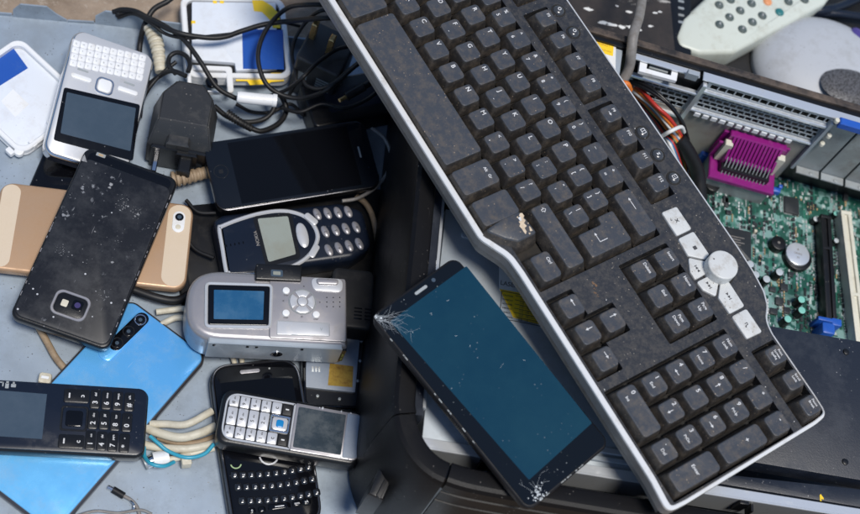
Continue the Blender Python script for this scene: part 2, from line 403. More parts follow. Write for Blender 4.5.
# ================================================================== PHONES AND GADGETS
# white back shell
d = Dev('phone_cover', 'white plastic phone back shell lying face down with blue sticker inside', 'phone cover', (18, 34.5, .009), (91, 102, .009), (-52, 86, .009), 8)
PO = rrect(0, 0, d.w, d.h, 9, 8); PI = rrect(0, 0, d.w-8, d.h-8, 6.5, 8)
bm = NB(); slab(bm, PO, 0, 3.2, .3, 1, 1.2); d.part('shell', bm, m_white)
bm = NB(); ring(bm, offset(ccw(PO), .2), PI, 3.2, 8, .9); d.part('rim', bm, m_white)
d.put('inlay', m_whitein, rrect(0, 0, d.w-8.6, d.h-8.6, 6.2, 6), 3.2, 3.7, .1)
d.put('sticker', m_bluelab, d.P([(-14, 60), (12, 46), (28, 68), (-4, 88)], -4), 3.7, 3.85)
d.put('paper_patch', m_white, d.P([(1, 101), (13, 89), (29, 104), (15, 117)], -4), 3.7, 3.9)
for q in ((51, 122), (10, 150), (33, 142)):
    x, y = d.L(*q); d.put('clip', m_white, rrect(x, y, 6, 4, 1), 3.7, 7.4, .4)
bm = NB(); cyl(bm, *d.L(19, 150), 3.4, 3.7, 7.0, .5); d.part('screw_boss', bm, m_white)

# silver phone with a full keyboard
d = Dev('keyboard_phone', 'silver and white phone with full letter keyboard and grey screen', 'mobile phone', (70, 25, .041), (151, 53.5, .026), (48.5, 153, .030), 13)
BP = rrect(0, 0, d.w, d.h, 9, 7)
bm = NB(); slab(bm, BP, 0, 11.4, 2.5, 3, 2.5); d.part('body', bm, m_chrome)
d.put('face', m_silverlt, offset(BP, 1.4), 11.4, 12.6, .8)
kp = d.P([(72.5, 38), (147, 55), (141.5, 83), (68, 66)])
d.put('keypad_bed', m_silverlt, rpoly(kp, 2), 12.6, 12.75)
TL, TR, BL = [Vector(d.L(*p)) for p in ((73.5, 39.5), (146.5, 55.5), (69, 65.5))]
cw = (TR-TL)/10; ch = (BL-TL)/4
for r in range(4):
    for c in range(10):
        q = TL+cw*(c+.5)+ch*(r+.5); bm = NB()
        slab(bm, rrect(q.x, q.y, cw.length*.93, ch.length*.95, 1.0, 3), 12.6, 13.05, .25)
        k = d.part('key', bm, m_white)
        bm = NB(); letter(bm, 'QWERTYUIOPASDFGHJKL<ZXCVBNM.,?1234567890'[r*10+c], 1.7, q.x-.3, q.y, 13.06, d_rot := math.atan2(cw.y, cw.x)); d.part('legend', bm, m_steeldull, k)
for a, b in (((70, 75.5), (92, 81)), ((117, 88.5), (138, 94.5))):
    A, B = Vector(d.L(*a)), Vector(d.L(*b)); q = (A+B)/2
    bm = NB(); slab(bm, rrect(q.x, q.y+.5, abs(B.x-A.x)*.95, 3.6, 1.4, 4), 12.6, 13.5, .5); d.part('soft_key', bm, m_white)
    for sgn in (1,): 
        bm = NB(); slab(bm, rrect(q.x, q.y+6.5*sgn, 8, 1.4, .6, 3), 12.6, 12.9); d.part('soft_key', bm, m_steeldull)
x, y = d.L(104.5, 86.2)
bm = NB(); ring(bm, rrect(x, y, 13, 13, 4), rrect(x, y, 10.4, 10.4, 3), 12.4, 13.6, .3); d.part('pad_ring', bm, m_chrome)
bm = NB(); slab(bm, rrect(x, y, 9.6, 9.6, 2.6), 12.6, 13.9, .6); d.part('centre_key', bm, m_white)
d.put('display_window', m_blkgloss, rpoly(d.P([(64.2, 87), (140.3, 104.5), (133, 161), (53.5, 140)]), 2), 12.6, 12.8, .05)
d.put('display', m_lcdslate, rpoly(d.P([(67, 92), (136, 108), (130.5, 151), (60.5, 133)]), 1), 12.8, 12.86)

# black flat phone peeking out, and gold phone, scuffed phone
d = Dev('dark_phone', 'plain black phone mostly hidden beneath the gold and scuffed phones', 'mobile phone', (52, 147, .0065), (112, 166, .0065), (22, 186, .0065), 6)
d.put('body', m_blk, rrect(0, 0, d.w, d.h, 4), 0, 5.5, 1.5); d.put('screen', m_blkgloss, rrect(0, 0, d.w-3, d.h-3, 3), 5.5, 6)
d = Dev('gold_phone', 'gold metal phone lying face down under the scuffed black phone', 'mobile phone', (-2, 180.5, .0155), (191, 204.5, .0155), (-10, 268, .0155), 8)
bm = NB(); slab(bm, rrect(0, 0, d.w, d.h, 9, 8), 0, 8, 2.2, 4, 2.2); d.part('body', bm, m_gold)
def lx(p): return d.L(*p)[0]
xl, xr = lx((18, 225)), lx((163, 240))
P = rrect(0, 0, d.w-1.6, d.h-1.6, 8.5, 8)
def clip(P, x0, x1): return [(min(max(x, x0), x1), y) for x, y in P]
d.put('glass_strip', m_goldlt, offset(ccw(rrect((-d.w/2+xl)/2, 0, xl+d.w/2-3, d.h-3.4, 7.5)), .1), 8, 8.12)
d.put('glass_strip', m_goldlt, rrect((d.w/2+xr)/2, 0, d.w/2-xr-3, d.h-3.4, 7.5), 8, 8.12)
x, y = d.L(178.6, 222)
bm = NB(); slab(bm, rrect(x, y, 8.5, 16.5, 4.2, 7), 8.0, 8.6, .25); cam = d.part('camera_bump', bm, m_white)
bm = NB(); cyl(bm, x+.2, y+3.6, 3.0, 8.6, 8.9, .15); d.part('lens', bm, m_blkgloss, cam)
bm = NB(); cyl(bm, x+.2, y+3.6, 1.5, 8.9, 8.95); d.part('lens', bm, m_lcdslate, cam)
bm = NB(); cyl(bm, x, y-4.2, 1.9, 8.6, 8.75, .1); d.part('flash', bm, m_cream, cam)

d = Dev('scuffed_phone', 'scratched black phone lying face down on the gold phone, camera end low', 'mobile phone', (82, 143.5, .033), (174.5, 177, .032), (14, 317, .0265), 9)
bm = NB(); slab(bm, rrect(0, 0, d.w, d.h, 6, 6), 0, 7.6, 1.6, 3, 1.4); d.part('body', bm, m_blk)
d.put('back_cover', m_scuff, rrect(0, -3.5, d.w-3, d.h-11, 6, 6), 7.6, 8.6, .7, seg=3)
d.put('top_strip', m_blkgloss, rrect(0, d.h/2-7.2, d.w-8, 9.5, 4), 7.6, 7.9, .2)
x, y = d.L(70.6, 305.5)
bm = NB(); ring(bm, rrect(x, y, 24, 18, 5, 6), rrect(x, y, 20.6, 14.6, 4, 6), 8.4, 9.7, .4); d.part('camera_ring', bm, m_silver)
bm = NB(); slab(bm, rrect(x, y, 20.4, 14.4, 4), 8.4, 9.0, .2); cb = d.part('camera_bump', bm, m_blk)
X, Y = d.L(77.5, 305.5); bm = NB(); slab(bm, rrect(X, Y, 7, 7, 1.6), 9.0, 9.3, .2); d.part('lens', bm, m_blkgloss, cb)
bm = NB(); cyl(bm, X, Y, 2.0, 9.3, 9.4); d.part('lens', bm, mat('lens_coating', (.05, .04, .12), .08), cb)
X, Y = d.L(64.6, 303); bm = NB(); slab(bm, rrect(X, Y, 4.4, 4.8, .8), 9.0, 9.25, .15); d.part('flash', bm, m_cream, cb)
bm = NB(); slab(bm, rrect(*d.L(101, 154.5), 6.5, 2.6, .6), 7.9, 8.02); pt = d.part('port', bm, m_steeldull)
bm = NB(); slab(bm, rrect(*d.L(101, 154.5), 3.4, 1.4, .3), 8.02, 8.1); d.part('port_pin', bm, m_tanchip, pt)
bm = NB()
slab(bm, d.P([(84.5, 154), (87, 162), (81.5, 160.5)]), 8.55, 8.68)
rr = random.Random(3)
for px, py, s in ((111, 184, 1.8), (109.5, 187.5, 1.2), (138, 214, 1.4), (135, 216, .8), (112.5, 262, 1.3), (95, 231.5, .9), (62, 180, .5), (83, 262, .6), (96, 291, .7), (104, 300, .5), (72, 255, .7), (44, 326, .6), (128, 206, .8), (124, 202, .6), (120, 210, .7)):
    x, y = d.L(px, py); n = 7; a0 = rr.random()*6
    slab(bm, [(x+s*rr.uniform(.5, 1.1)*math.cos(a0+6.283*i/n), y+s*rr.uniform(.4, .9)*math.sin(a0+6.283*i/n)) for i in range(n)], 8.5, 8.66)
for cx, cy, k, sp in ((122, 203, 40, 7), (135, 212, 30, 6), (61, 250, 34, 5), (104, 296, 26, 6), (68, 190, 14, 6), (146, 226, 14, 5), (90, 175, 14, 12), (100, 250, 20, 30), (125, 240, 14, 20)):
    for i in range(k):
        x, y = d.L(cx+rr.gauss(0, sp*.55), cy+rr.gauss(0, sp*.55))
        if abs(x) > d.w/2-3 or abs(y) > d.h/2-4: continue
        s = rr.uniform(.08, .42); a0 = rr.uniform(0, 3.1); e = rr.uniform(.25, 1)
        slab(bm, ccw([(x+s*math.cos(a0+6.283*j/5), y+s*e*math.sin(a0+6.283*j/5)) for j in range(5)]), 8.5, 8.64)
tag(d.part('paint_chips', bm, mat('scuff_marks', (.27, .275, .285), .6, dust=(.12, .12, .125), dlo=.4, dhi=.6, dscale=300.)), None, None, kind='stuff')
bm = NB()
for t in range(26):
    s = rr.random(); y = -d.h/2+6+s*(d.h-14); x = (d.w/2-1.0)*(1 if rr.random() < .6 else -1); l = rr.uniform(.6, 4)
    slab(bm, rrect(x, y, rr.uniform(.3, .7), l, .1), 7.1, 7.5)
tag(d.part('edge_wear', bm, m_silver), None, None, kind='stuff')

# blue phone
d = Dev('blue_phone', 'bright blue phone lying face down with three rear lenses', 'mobile phone', (132.5, 298.5, .0095), (213, 358.5, .0095), (-36, 466, .0095), 9)
OP = rrect(0, 0, d.w, d.h, 8.5, 8)
bm = NB(); slab(bm, OP, 0, 7.6, 1.8, 3, 1.8); d.part('frame', bm, mat('bronze_rim', (.10, .095, .10), .25, metal=.7, dust=(.3, .28, .26), dlo=.6, dhi=.9))
d.put('back_glass', m_blue, offset(ccw(OP), 1.7), 7.6, 9.0, 1.1, seg=4)
A, B = Vector(d.L(141, 320)), Vector(d.L(107, 353)); u = (B-A).normalized(); c = (A+B)/2; L = (B-A).length+11
def pill(c, u, L, wd, n=8):
    r = wd/2; v = Vector((-u.y, u.x)); out = []
    for k in range(n+1):
        a = -math.pi/2+math.pi*k/n; q = c+u*(L/2-r+r*math.cos(a))+v*r*math.sin(a); out.append((q.x, q.y))
    for k in range(n+1):
        a = math.pi/2+math.pi*k/n; q = c+u*(-L/2+r+r*math.cos(a))+v*r*math.sin(a); out.append((q.x, q.y))
    return out
bm = NB(); slab(bm, pill(c, u, L, 11), 9.0, 9.9, .4); isl = d.part('camera_island', bm, m_blue)
A2, B2 = Vector(d.L(141.5, 319.5)), Vector(d.L(116, 344.5)); c2 = (A2+B2)/2
bm = NB(); slab(bm, pill(c2, u, (B2-A2).length+9.6, 9.4), 9.9, 10.1, .1); d.part('lens_panel', bm, m_blkgloss, isl)
for i, p in enumerate(((140.3, 320.5), (128.5, 332), (117, 343.6))):
    x, y = d.L(*p)
    bm = NB(); ring(bm, circ(x, y, 4.1), circ(x, y, 3.3), 10.1, 10.5, .1); d.part('lens_ring', bm, m_chrome if i == 0 else m_blk, isl)
    bm = NB(); cyl(bm, x, y, 3.2, 10.1, 10.3, .1); d.part('lens', bm, m_blkgloss, isl)
    bm = NB(); cyl(bm, x, y, 1.3, 10.3, 10.36); d.part('lens', bm, m_lcdslate, isl)
# keypad phone on top of it
d = Dev('keypad_phone', 'slim black keypad phone lying across the blue phone', 'mobile phone', (-22, 377, .0235), (147.5, 387.5, .0235), (-27, 448, .0235), 13.5)
OP = rrect(0, 0, d.w, d.h, 6.5, 6)
bm = NB(); slab(bm, OP, 0, 12.4, 3, 3, 3); d.part('body', bm, m_blk)
d.put('front_face', m_navy, offset(OP, 1.0), 12.4, 13.3, .5)
d.put('display', m_lcdslate, d.P([(-16, 389), (47, 394), (42, 439), (-19, 435)]), 13.3, 13.36)
bm = NB()
for px, py, w_, h_ in ((0, 382, 4, .8), (3, 384, .8, 3), (7, 385.5, 2.2, 3.6), (7.5, 382.3, 1.6, 1.6), (13.5, 385.5, 3, 2.2), (13.8, 383, 1.2, 1.6)): slab(bm, rrect(*d.L(px, py), w_, h_, .3), 13.3, 13.36)
d.part('logo', bm, m_steeldull)
x, y = d.L(74.2, 418.5)
bm = NB(); ring(bm, rrect(x, y, 17, 17, 2), rrect(x, y, 14.4, 14.4, 1.6), 13.0, 13.7, .3); d.part('pad_ring', bm, m_blk)
bm = NB(); slab(bm, rrect(x, y, 10.6, 10.6, 1.8), 13.2, 14.1, .5); d.part('centre_key', bm, m_blkgloss)
for p in ((76.7, 396), (71.2, 441.5)):
    x, y = d.L(*p); bm = NB(); slab(bm, rrect(x, y, 16, 9.2, 1.4), 13.0, 14.0, .5); k = d.part('soft_key', bm, m_blk)
    bm = NB(); slab(bm, rrect(x-4.5, y, .9, 3.4, .2), 13.98, 14.06); letter(bm, 'c', 4.2, x+4.2, y, 14.04, R90*(1 if p[1] > 420 else -1)); d.part('legend', bm, m_legend, k)
sub = {'1': 'oo', '2': 'abc', '3': 'def', '4': 'ghi', '5': 'jkl', '6': 'mno', '7': 'pqrs', '8': 'tuv', '9': 'wxyz', '*': '+', '0': '_', '#': 'a/A'}
for ch, px, py in (('1', 90.3, 440), ('2', 93, 419.5), ('3', 95.3, 399), ('4', 101.6, 441), ('5', 104.2, 420), ('6', 106.6, 400), ('7', 112.6, 442), ('8', 115.4, 421.3), ('9', 117.7, 401), ('*', 124.2, 443), ('0', 126.8, 422.3), ('#', 129.2, 402)):
    x, y = d.L(px, py); bm = NB(); slab(bm, rrect(x, y, 6.6, 13, 1.6), 13.0, 14.0, .6); k = d.part('key', bm, m_blk)
    bm = NB(); letter(bm, ch, 4.5, x+.2, y-2.4, 14.02, R90); letter(bm, sub[ch], 2.0, x+.2, y+2.9, 14.02, R90); d.part('legend', bm, m_legend, k)

# opened white phone with labels
d = Dev('opened_phone', 'white phone with its back off showing blue and yellow stickers', 'mobile phone', (181, -6, .02), (285, -3, .02), (185, 76, .02), 14)
OP = rrect(0, 0, d.w, d.h, 9, 7)
bm = NB(); slab(bm, OP, 0, 9, .5, 1, 2.5); d.part('body', bm, m_white)
bm = NB(); ring(bm, OP, rrect(0, 0, d.w-8.5, d.h-8.5, 6, 7), 9, 13.4, .9); d.part('rim', bm, m_white)
d.put('recess', m_rubber, rrect(0, 0, d.w-7.4, d.h-7.4, 6), 9, 9.4)
d.put('battery', m_whitein, rpoly(d.P([(192, 1), (276, 2), (278, 67), (236, 70), (235, 62), (192, 59)]), 1.5), 9.4, 13.2, .5)
d.put('sticker', m_bluelab, d.P([(242, 29), (283, 30), (284, 69.5), (243, 69)], -.8), 13.2, 13.3)
rr = random.Random(5)
yp = [(252, 0), (262, 0), (272, 6), (279, 14), (280.5, 28), (273, 28), (270, 20), (262, 12), (254, 11)]
d.put('label', m_yellow, d.P(yp, -.6), 13.3, 13.4)
yp = [(236, 77), (268, 76), (271, 73), (284, 73), (284, 81), (271, 82), (268, 84), (250, 85), (247, 81), (236, 81)]
d.put('label', m_yellow, d.P(yp, -4), 9.5, 10.1)
PO = rpoly(d.P([(187, 64), (232, 66), (234, 92), (188, 90)]), 3); PI = rpoly(d.P([(191, 69), (226, 70), (228, 92), (192, 90)]), 2)
bm = NB(); ring(bm, PO, PI, 9.4, 13.6, .5); d.part('lens_frame', bm, m_white)
bm = NB(); cyl(bm, *d.L(212, 80), 4.5, 9.4, 12.4, .4); d.part('camera', bm, m_blkgloss)
bm = NB()
for p in ((193.5, 21.5), (215, 1.5), (222, 1.5)): slab(bm, rrect(*d.L(*p), 3, 2.4, .3), 9.4, 13.5, .2)
d.part('tape', bm, m_yellow)

# dark glossy phone
d = Dev('glossy_phone', 'black glossy touch phone with round home button, screen up', 'mobile phone', (199.5, 143, .030), (361.5, 119.5, .034), (221, 211.5, .026), 8)
OP = rrect(0, 0, d.w, d.h, 8.5, 8)
bm = NB(); slab(bm, OP, 0, 7.3, .9, 2, .9); d.part('frame', bm, mat('dark_anodised', (.05, .05, .055), .22, metal=.9))
bm = NB(); slab(bm, offset(OP, .8), 7.3, 8, .3); d.part('front_glass', bm, mat('front_glass', (.006, .008, .012), .05, speck=(.2, .2, .22), samt=.15, spec=.35))
d.put('display', m_glassdark, rrect(1.5, 0, d.w*.735, d.h-6.5, .5), 8, 8.03)
x, y = d.L(221, 171.5)
bm = NB(); ring(bm, circ(x, y, 5.2, 32), circ(x, y, 4.8, 32), 8.0, 8.1); slab(bm, rrect(x, y, 3, 3, .5), 8.0, 8.04); d.part('home_button', bm, m_blk)
bm = NB(); slab(bm, rrect(*d.L(359.5, 152), 1.3, 9, .6), 8.0, 8.08); d.part('earpiece', bm, m_steeldull)

# chunky navy phone
d = Dev('candybar_phone', 'chunky navy phone with silver oval bezel and twelve silver keys', 'mobile phone', (213.5, 214, .0235), (362, 197.5, .0235), (224, 275, .0235), 21)
hw, hh = d.w/2, d.h/2
OP = rpoly([(-hw, -hh*.86), (-hw+8, -hh), (hw-16, -hh*.96), (hw, -hh*.62), (hw, hh*.62), (hw-16, hh*.96), (-hw+8, hh), (-hw, hh*.86)], 9, 6)
bm = NB(); slab(bm, OP, 0, 20, 4.5, 4, 3.5); d.part('body', bm, m_navy)
def closed(P, k=5):
    V = [Vector((*p, 0)) for p in P]; n = len(V); Q = catmull([V[-1]]+V+[V[0], V[1]], k)
    return [(q.x, q.y) for q in Q[k:k*(n+1)]]
def superell(cx, cy, rx, ry, p, n=44): 
    return [(cx+rx*abs(math.cos(2*math.pi*i/n))**(2/p)*(1 if math.cos(2*math.pi*i/n) >= 0 else -1), cy+ry*abs(math.sin(2*math.pi*i/n))**(2/p)*(1 if math.sin(2*math.pi*i/n) >= 0 else -1)) for i in range(n)]
bz = closed(d.P([(217.5, 227), (222, 223.5), (240, 216.5), (262, 210.5), (284, 208.5), (303, 213), (315, 223), (320, 237), (314, 252), (303, 262.5), (286, 270), (262, 275), (242, 276.5), (228, 276), (224.5, 271), (220.5, 247)]))
bm = NB(); ring(bm, bz, offset(bz, 3.0), 19.6, 21.2, .9); d.part('bezel', bm, m_silverlt)
d.put('faceplate', m_navy, offset(bz, 3.1), 19.6, 20.6, .3)
sc = rpoly(d.P([(254.5, 217.5), (290, 214), (299, 257), (267.5, 264.5)]), 2)
bm = NB(); slab(bm, offset(sc, -1.2), 20.6, 20.8); d.part('display_frame', bm, m_blk)
d.put('display', m_lcd, rpoly(d.P([(257.5, 218.5), (288, 216), (296, 254), (268.5, 262)]), 1.5), 20.8, 20.86)
x, y = d.L(302.5, 235); bm = NB(); dome(bm, [(x+px, y+py) for px, py in superell(0, 0, 4.2, 10, 2.2)], 20.4, 1.4); d.part('menu_key', bm, m_silverlt)
for p, rt in (((311, 219), -.9), ((314, 251), .9)):
    x, y = d.L(*p); bm = NB(); q = rrect(0, 0, 11, 5, 2); c_, s_ = math.cos(rt), math.sin(rt)
    slab(bm, [(x+c_*a-s_*b, y+s_*a+c_*b) for a, b in q], 20.6, 21.6, .5); d.part('soft_key', bm, m_silverlt)
bm = NB()
for i in range(5): slab(bm, rrect(*d.L(226.5+i*4.2, 245.5-i*.8), .9, 1.9, .3), 20.6, 20.68)
d.part('earpiece', bm, m_glassdark)
bm = NB(); letter(bm, 'NOKIA', 3.4, *d.L(257, 238), 20.62, R90*1.0, 1.1); d.part('logo', bm, m_greycable)
rows = (((317.5, 213.5), (348.5, 211)), ((325.5, 231), (356.5, 226.5)), ((329, 249.5), (359.5, 243)))
for r, (a, b) in enumerate(rows):
    for c in range(4):
        px, py = a[0]+(b[0]-a[0])*c/3, a[1]+(b[1]-a[1])*c/3
        x, y = d.L(px, py); bm = NB(); q = superell(0, 0, 2.7, 5.0, 2.1, 24); an = .22
        dome(bm, [(x+math.cos(an)*A-math.sin(an)*B, y+math.sin(an)*A+math.cos(an)*B) for A, B in q], 19.7, 1.6); k = d.part('key', bm, m_silver)
        bm = NB(); letter(bm, '3690258#147*'[r*4+c], 2.6, x, y-.8, 21.34, R90); d.part('legend', bm, m_darkprint, k)
# compact digital camera, lens down
d = Dev('digital_camera', 'silver compact digital camera lying lens down with blue rear screen', 'camera', (186, 266, .046), (346, 276, .046), (187, 337, .046), 34)
hw, hh = d.w/2, d.h/2
OP = rpoly([(-hw, -hh), (hw, -hh), (hw, hh), (-hw, hh)], [23, 2.5, 3, 25], 10)
bm = NB(); slab(bm, OP, 0, 32, 5, 5, 4); d.part('body', bm, m_silver)
pl = [d.L(*p) for p in ((270, 272), (345, 277), (344.5, 338), (270, 336))]
plate = rpoly(ccw([(pl[0][0], hh-2.0), (hw-1.5, hh-2.0), (hw-1.5, -hh+3.0), (pl[0][0], -hh+3.0)]), 1.5)
d.put('rear_plate', m_silver, plate, 31.2, 33.2, .5)
frq = d.P([(205, 281), (273.5, 283), (272, 328), (204.5, 327)]); fr = rpoly(frq, 4)
bm = NB(); ring(bm, fr, offset(fr, 2.2), 30, 34.2, .9); d.part('screen_surround', bm, m_silverlt)
d.put('screen', m_blkgloss, offset(fr, 2.3), 30, 33.5, .2)
d.put('display', m_lcdblue, rpoly(offset(frq, 6.0), .6), 33.5, 33.56)
vf = rpoly(d.P([(256, 264.5), (302, 266), (301, 282), (255, 280)]), 1.2)
bm = NB(); slab(bm, vf, 26, 36, .8); v_ = d.part('viewfinder', bm, m_blk)
bm = NB(); slab(bm, rrect(*d.L(276.5, 274.5), 8, 5, .8), 36, 36.1); d.part('eyepiece', bm, m_lcdslate, v_)
bm = NB(); slab(bm, rrect(*d.L(276.5, 274.5), 5, 2.6, .5), 36.1, 36.16); d.part('eyepiece', bm, m_lcd, v_)
x, y = d.L(302.5, 301.5)
bm = NB(); ring(bm, circ(x, y, 9.4, 32), circ(x, y, 8.8, 32), 33.1, 33.6, .1); d.part('pad_ring', bm, m_steeldull)
for k in range(4):
    a0 = k*R90+.14; a1 = (k+1)*R90-.14; off = math.pi/4; n = 8
    P = [(x+8.6*math.cos(off+a0+(a1-a0)*i/n), y+8.6*math.sin(off+a0+(a1-a0)*i/n)) for i in range(n+1)]+[(x+3.7*math.cos(off+a1-(a1-a0)*i/n), y+3.7*math.sin(off+a1-(a1-a0)*i/n)) for i in range(n+1)]
    bm = NB(); slab(bm, P, 33.0, 34.3, .5); d.part('pad_key', bm, m_silverlt)
bm = NB(); cyl(bm, x, y, 3.3, 33, 34.8, .5); d.part('centre_key', bm, m_silverlt)
for p in ((286.2, 290.5), (286, 313), (316.2, 314.5)):
    bm = NB(); cyl(bm, *d.L(*p), 2.5, 33, 34.6, .6); d.part('button', bm, m_white)
    bm = NB(); letter(bm, 'DISP', 1.6, *d.L(p[0], p[1]+4.3), 33.22); d.part('legend', bm, m_darkprint)
for s, p in (('<', (283.5, 300.5)), ('o', (302, 316)), ('+', (320, 302)), ('*', (304, 286.5))):
    bm = NB(); letter(bm, s, 2.6, *d.L(*p), 33.22); d.part('legend', bm, m_darkprint)
z0 = rpoly(d.P([(310.5, 277.5), (343, 279), (342.5, 292.5), (313, 290)]), 4)
d.put('zoom_bed', m_silverlt, z0, 33.0, 34.2, .5)
z1 = rpoly(d.P([(316, 279), (338, 280), (338, 285.5), (317, 284.8)]), 2)
d.put('zoom_rocker', m_silver, z1, 34.2, 36.0, .7)
bm = NB()
for r in range(3):
    for c in range(3):
        cyl(bm, *d.L(327+c*6.5, 297+r*4.6), .45, 33.1, 33.25, n=8)
d.part('speaker_holes', bm, m_glassdark)
dr = rpoly(d.P([(277, 320), (330, 322.5), (330, 336), (276.5, 334.5)]), 1)
bm = NB(); ring(bm, dr, offset(dr, .35), 33.1, 33.24); d.part('card_door', bm, m_steeldull)
d.put('card_door', m_silverlt, offset(dr, .5), 33.0, 33.4, .1)
bm = NB(); letter(bm, 'V', 3.0, *d.L(321.5, 329), 33.42); slab(bm, rrect(*d.L(303, 335), 15, .5, .1), 33.2, 33.45); d.part('legend', bm, m_steeldull)
# base plate with tripod socket: on the lower long side (local -y)
bx0, bx1 = d.L(209, 333)[0], hw-2.5
bm = NB(); box(bm, bx0, bx1-1, -hh-1.6, -hh+3, 6, 30.5, .8); bp = d.part('base_plate', bm, m_steel)
def disc_y(bm, x, y, z, r0, r1, dep, n=20):
    A = [bm.verts.new((x+r0*math.cos(6.2832*i/n), y, z+r0*math.sin(6.2832*i/n))) for i in range(n)]
    B = [bm.verts.new((x+r0*math.cos(6.2832*i/n), y-.5, z+r0*math.sin(6.2832*i/n))) for i in range(n)]
    C = [bm.verts.new((x+r1*math.cos(6.2832*i/n), y-.5, z+r1*math.sin(6.2832*i/n))) for i in range(n)]
    E_ = [bm.verts.new((x+r1*math.cos(6.2832*i/n), y-dep, z+r1*math.sin(6.2832*i/n))) for i in range(n)]
    for P, Q in ((A, B), (B, C), (C, E_)):
        for i in range(n): bm.faces.new((P[i], P[(i+1) % n], Q[(i+1) % n], Q[i]))
    bm.faces.new(E_)
bm = NB(); disc_y(bm, d.L(280, 345)[0], -hh-1.6, 17, 4.0, 2.9, .52); d.part('tripod_socket', bm, m_chrome, bp)
bm = NB(); disc_y(bm, d.L(280, 345)[0], -hh-2.13, 17, 2.4, 1.2, .1); d.part('tripod_socket', bm, m_glassdark, bp)
bm = NB()
for x0 in (bx0+4, bx0+26, bx0+32, bx1-28): disc_y(bm, x0, -hh-1.6, 27, 1.0, .7, .3, 10)
d.part('screw', bm, m_glassdark, bp)
bm = NB(); box(bm, bx1-.5, hw-.3, -hh-.9, -hh+6, 8, 27, .6); d.part('port_cover', bm, m_blk)
bm = NB(); box(bm, bx1+.3, hw-1.0, -hh-1.3, -hh+2, 10, 14, .2); box(bm, bx1+.3, hw-1.0, -hh-1.3, -hh+2, 16, 20, .2); d.part('contact', bm, m_green)

d = Dev('black_cover_and_shade', 'flat black plastic cover lying beneath the navy phone and the camera, widened to imitate shade on the metal panel', 'cover', (166, 207, .0025), (384, 188, .0025), (184, 318, .0025), 2.4)  # right end stretched over bare metal panel, its black standing in for shade
d.put('panel', m_blk, rrect(0, 0, d.w, d.h, 6), 0, 2.0, .4); d.put('inset', m_rubber, rrect(0, 0, d.w-14, d.h-14, 4), 2.0, 2.4, .2)
# black phone with its back removed and a grey battery
d = Dev('backless_phone', 'black phone with back removed, grey battery and gold label showing', 'mobile phone', (306, 322, .012), (373, 325, .012), (299, 407, .012), 11)
OP = rrect(0, 0, d.w, d.h, 6, 6)
bm = NB(); slab(bm, OP, 0, 8, .5, 1, 2); d.part('body', bm, m_blk)
bm = NB(); ring(bm, OP, rrect(0, 0, d.w-5, d.h-5, 4, 6), 8, 11, .8); d.part('rim', bm, m_blkgloss)
d.put('battery', m_greybatt, rpoly(d.P([(309, 328), (361, 329), (355.5, 392), (304.5, 386.5)]), 1), 8, 10.4, .4)
d.put('label', mat('gold_label', (.46, .30, .05), .3, metal=.4, dust=(.20, .10, .02), dlo=.4, dhi=.7, dscale=110., var=.3), d.P([(330, 363), (353.5, 366), (352.5, 387), (328, 385)]), 10.4, 10.5)
bm = NB()
for k in range(3): box(bm, d.L(312+k*3.2, 366)[0], d.L(312+k*3.2, 366)[0]+1.2, d.L(312, 366)[1]-4, d.L(312, 366)[1], 10.2, 10.5)
d.part('contact', bm, m_solder)
bm = NB()
for p in ((362, 340), (360.5, 360), (358, 380), (340, 398), (318, 395), (303, 391)): cyl(bm, *d.L(*p), 1.1, 8, 9.6, .2, 10)
d.part('screw', bm, m_steeldull)
# black vented box behind the camera
d = Dev('vented_box', 'matt black plastic battery pack with vent slots behind the silver camera', 'battery pack', (333, 266, .030), (376, 271, .030), (330, 326, .030), 28)
d.put('case', m_rubber, rrect(0, 0, d.w, d.h, 5), 0, 28, 2.5, seg=3)
bm = NB()
for k in range(4):
    for j in range(2): slab(bm, rrect(d.w*.12+j*7.5, -d.h*.16-k*2.6, 5.6, 1.1, .3), 28, 28.1)
d.part('vent_slots', bm, m_glassdark)

# black phone with a small letter keyboard
d = Dev('messaging_phone', 'black glossy letter keyboard phone lying beneath the silver keypad phone', 'mobile phone', (202, 365, .0145), (294, 356, .0145), (236, 532, .0145), 14)
hw, hh = d.w/2, d.h/2
OP = rpoly([(-hw*.96, -hh), (hw*.96, -hh), (hw, 0), (hw*.98, hh), (-hw*.98, hh), (-hw, 0)], [13, 13, 40, 15, 15, 40], 7)
bm = NB(); slab(bm, OP, 0, 12, 3, 3, 3); d.part('body', bm, m_blk)
bm = NB(); ring(bm, offset(ccw(OP), .6), offset(ccw(OP), 2.6), 11.6, 13.2, .7); d.part('bezel', bm, mat('dark_chrome', (.12, .12, .13), .2, metal=.9))
d.put('front_face', m_blkgloss, offset(ccw(OP), 2.7), 11.8, 13.2, .6)
d.put('display', m_glassdark, rrect(0, hh*.40, d.w*.78, d.h*.36, 1), 13.2, 13.26)
bm = NB(); slab(bm, rrect(*d.L(250, 370.8), 13.5, 2.6, 1.2), 13.2, 13.45, .1); d.part('earpiece', bm, m_silver)
bm = NB(); cyl(bm, *d.L(269.5, 368), .7, 13.2, 13.3, n=10); d.part('sensor', bm, m_steeldull)
m_bbkey = mat('glossy_key', (.012, .013, .016), .16, spec=.8)
u0 = Vector(d.L(235, 477)); u1 = Vector(d.L(309, 469)); v1 = Vector(d.L(242.5, 501)); 
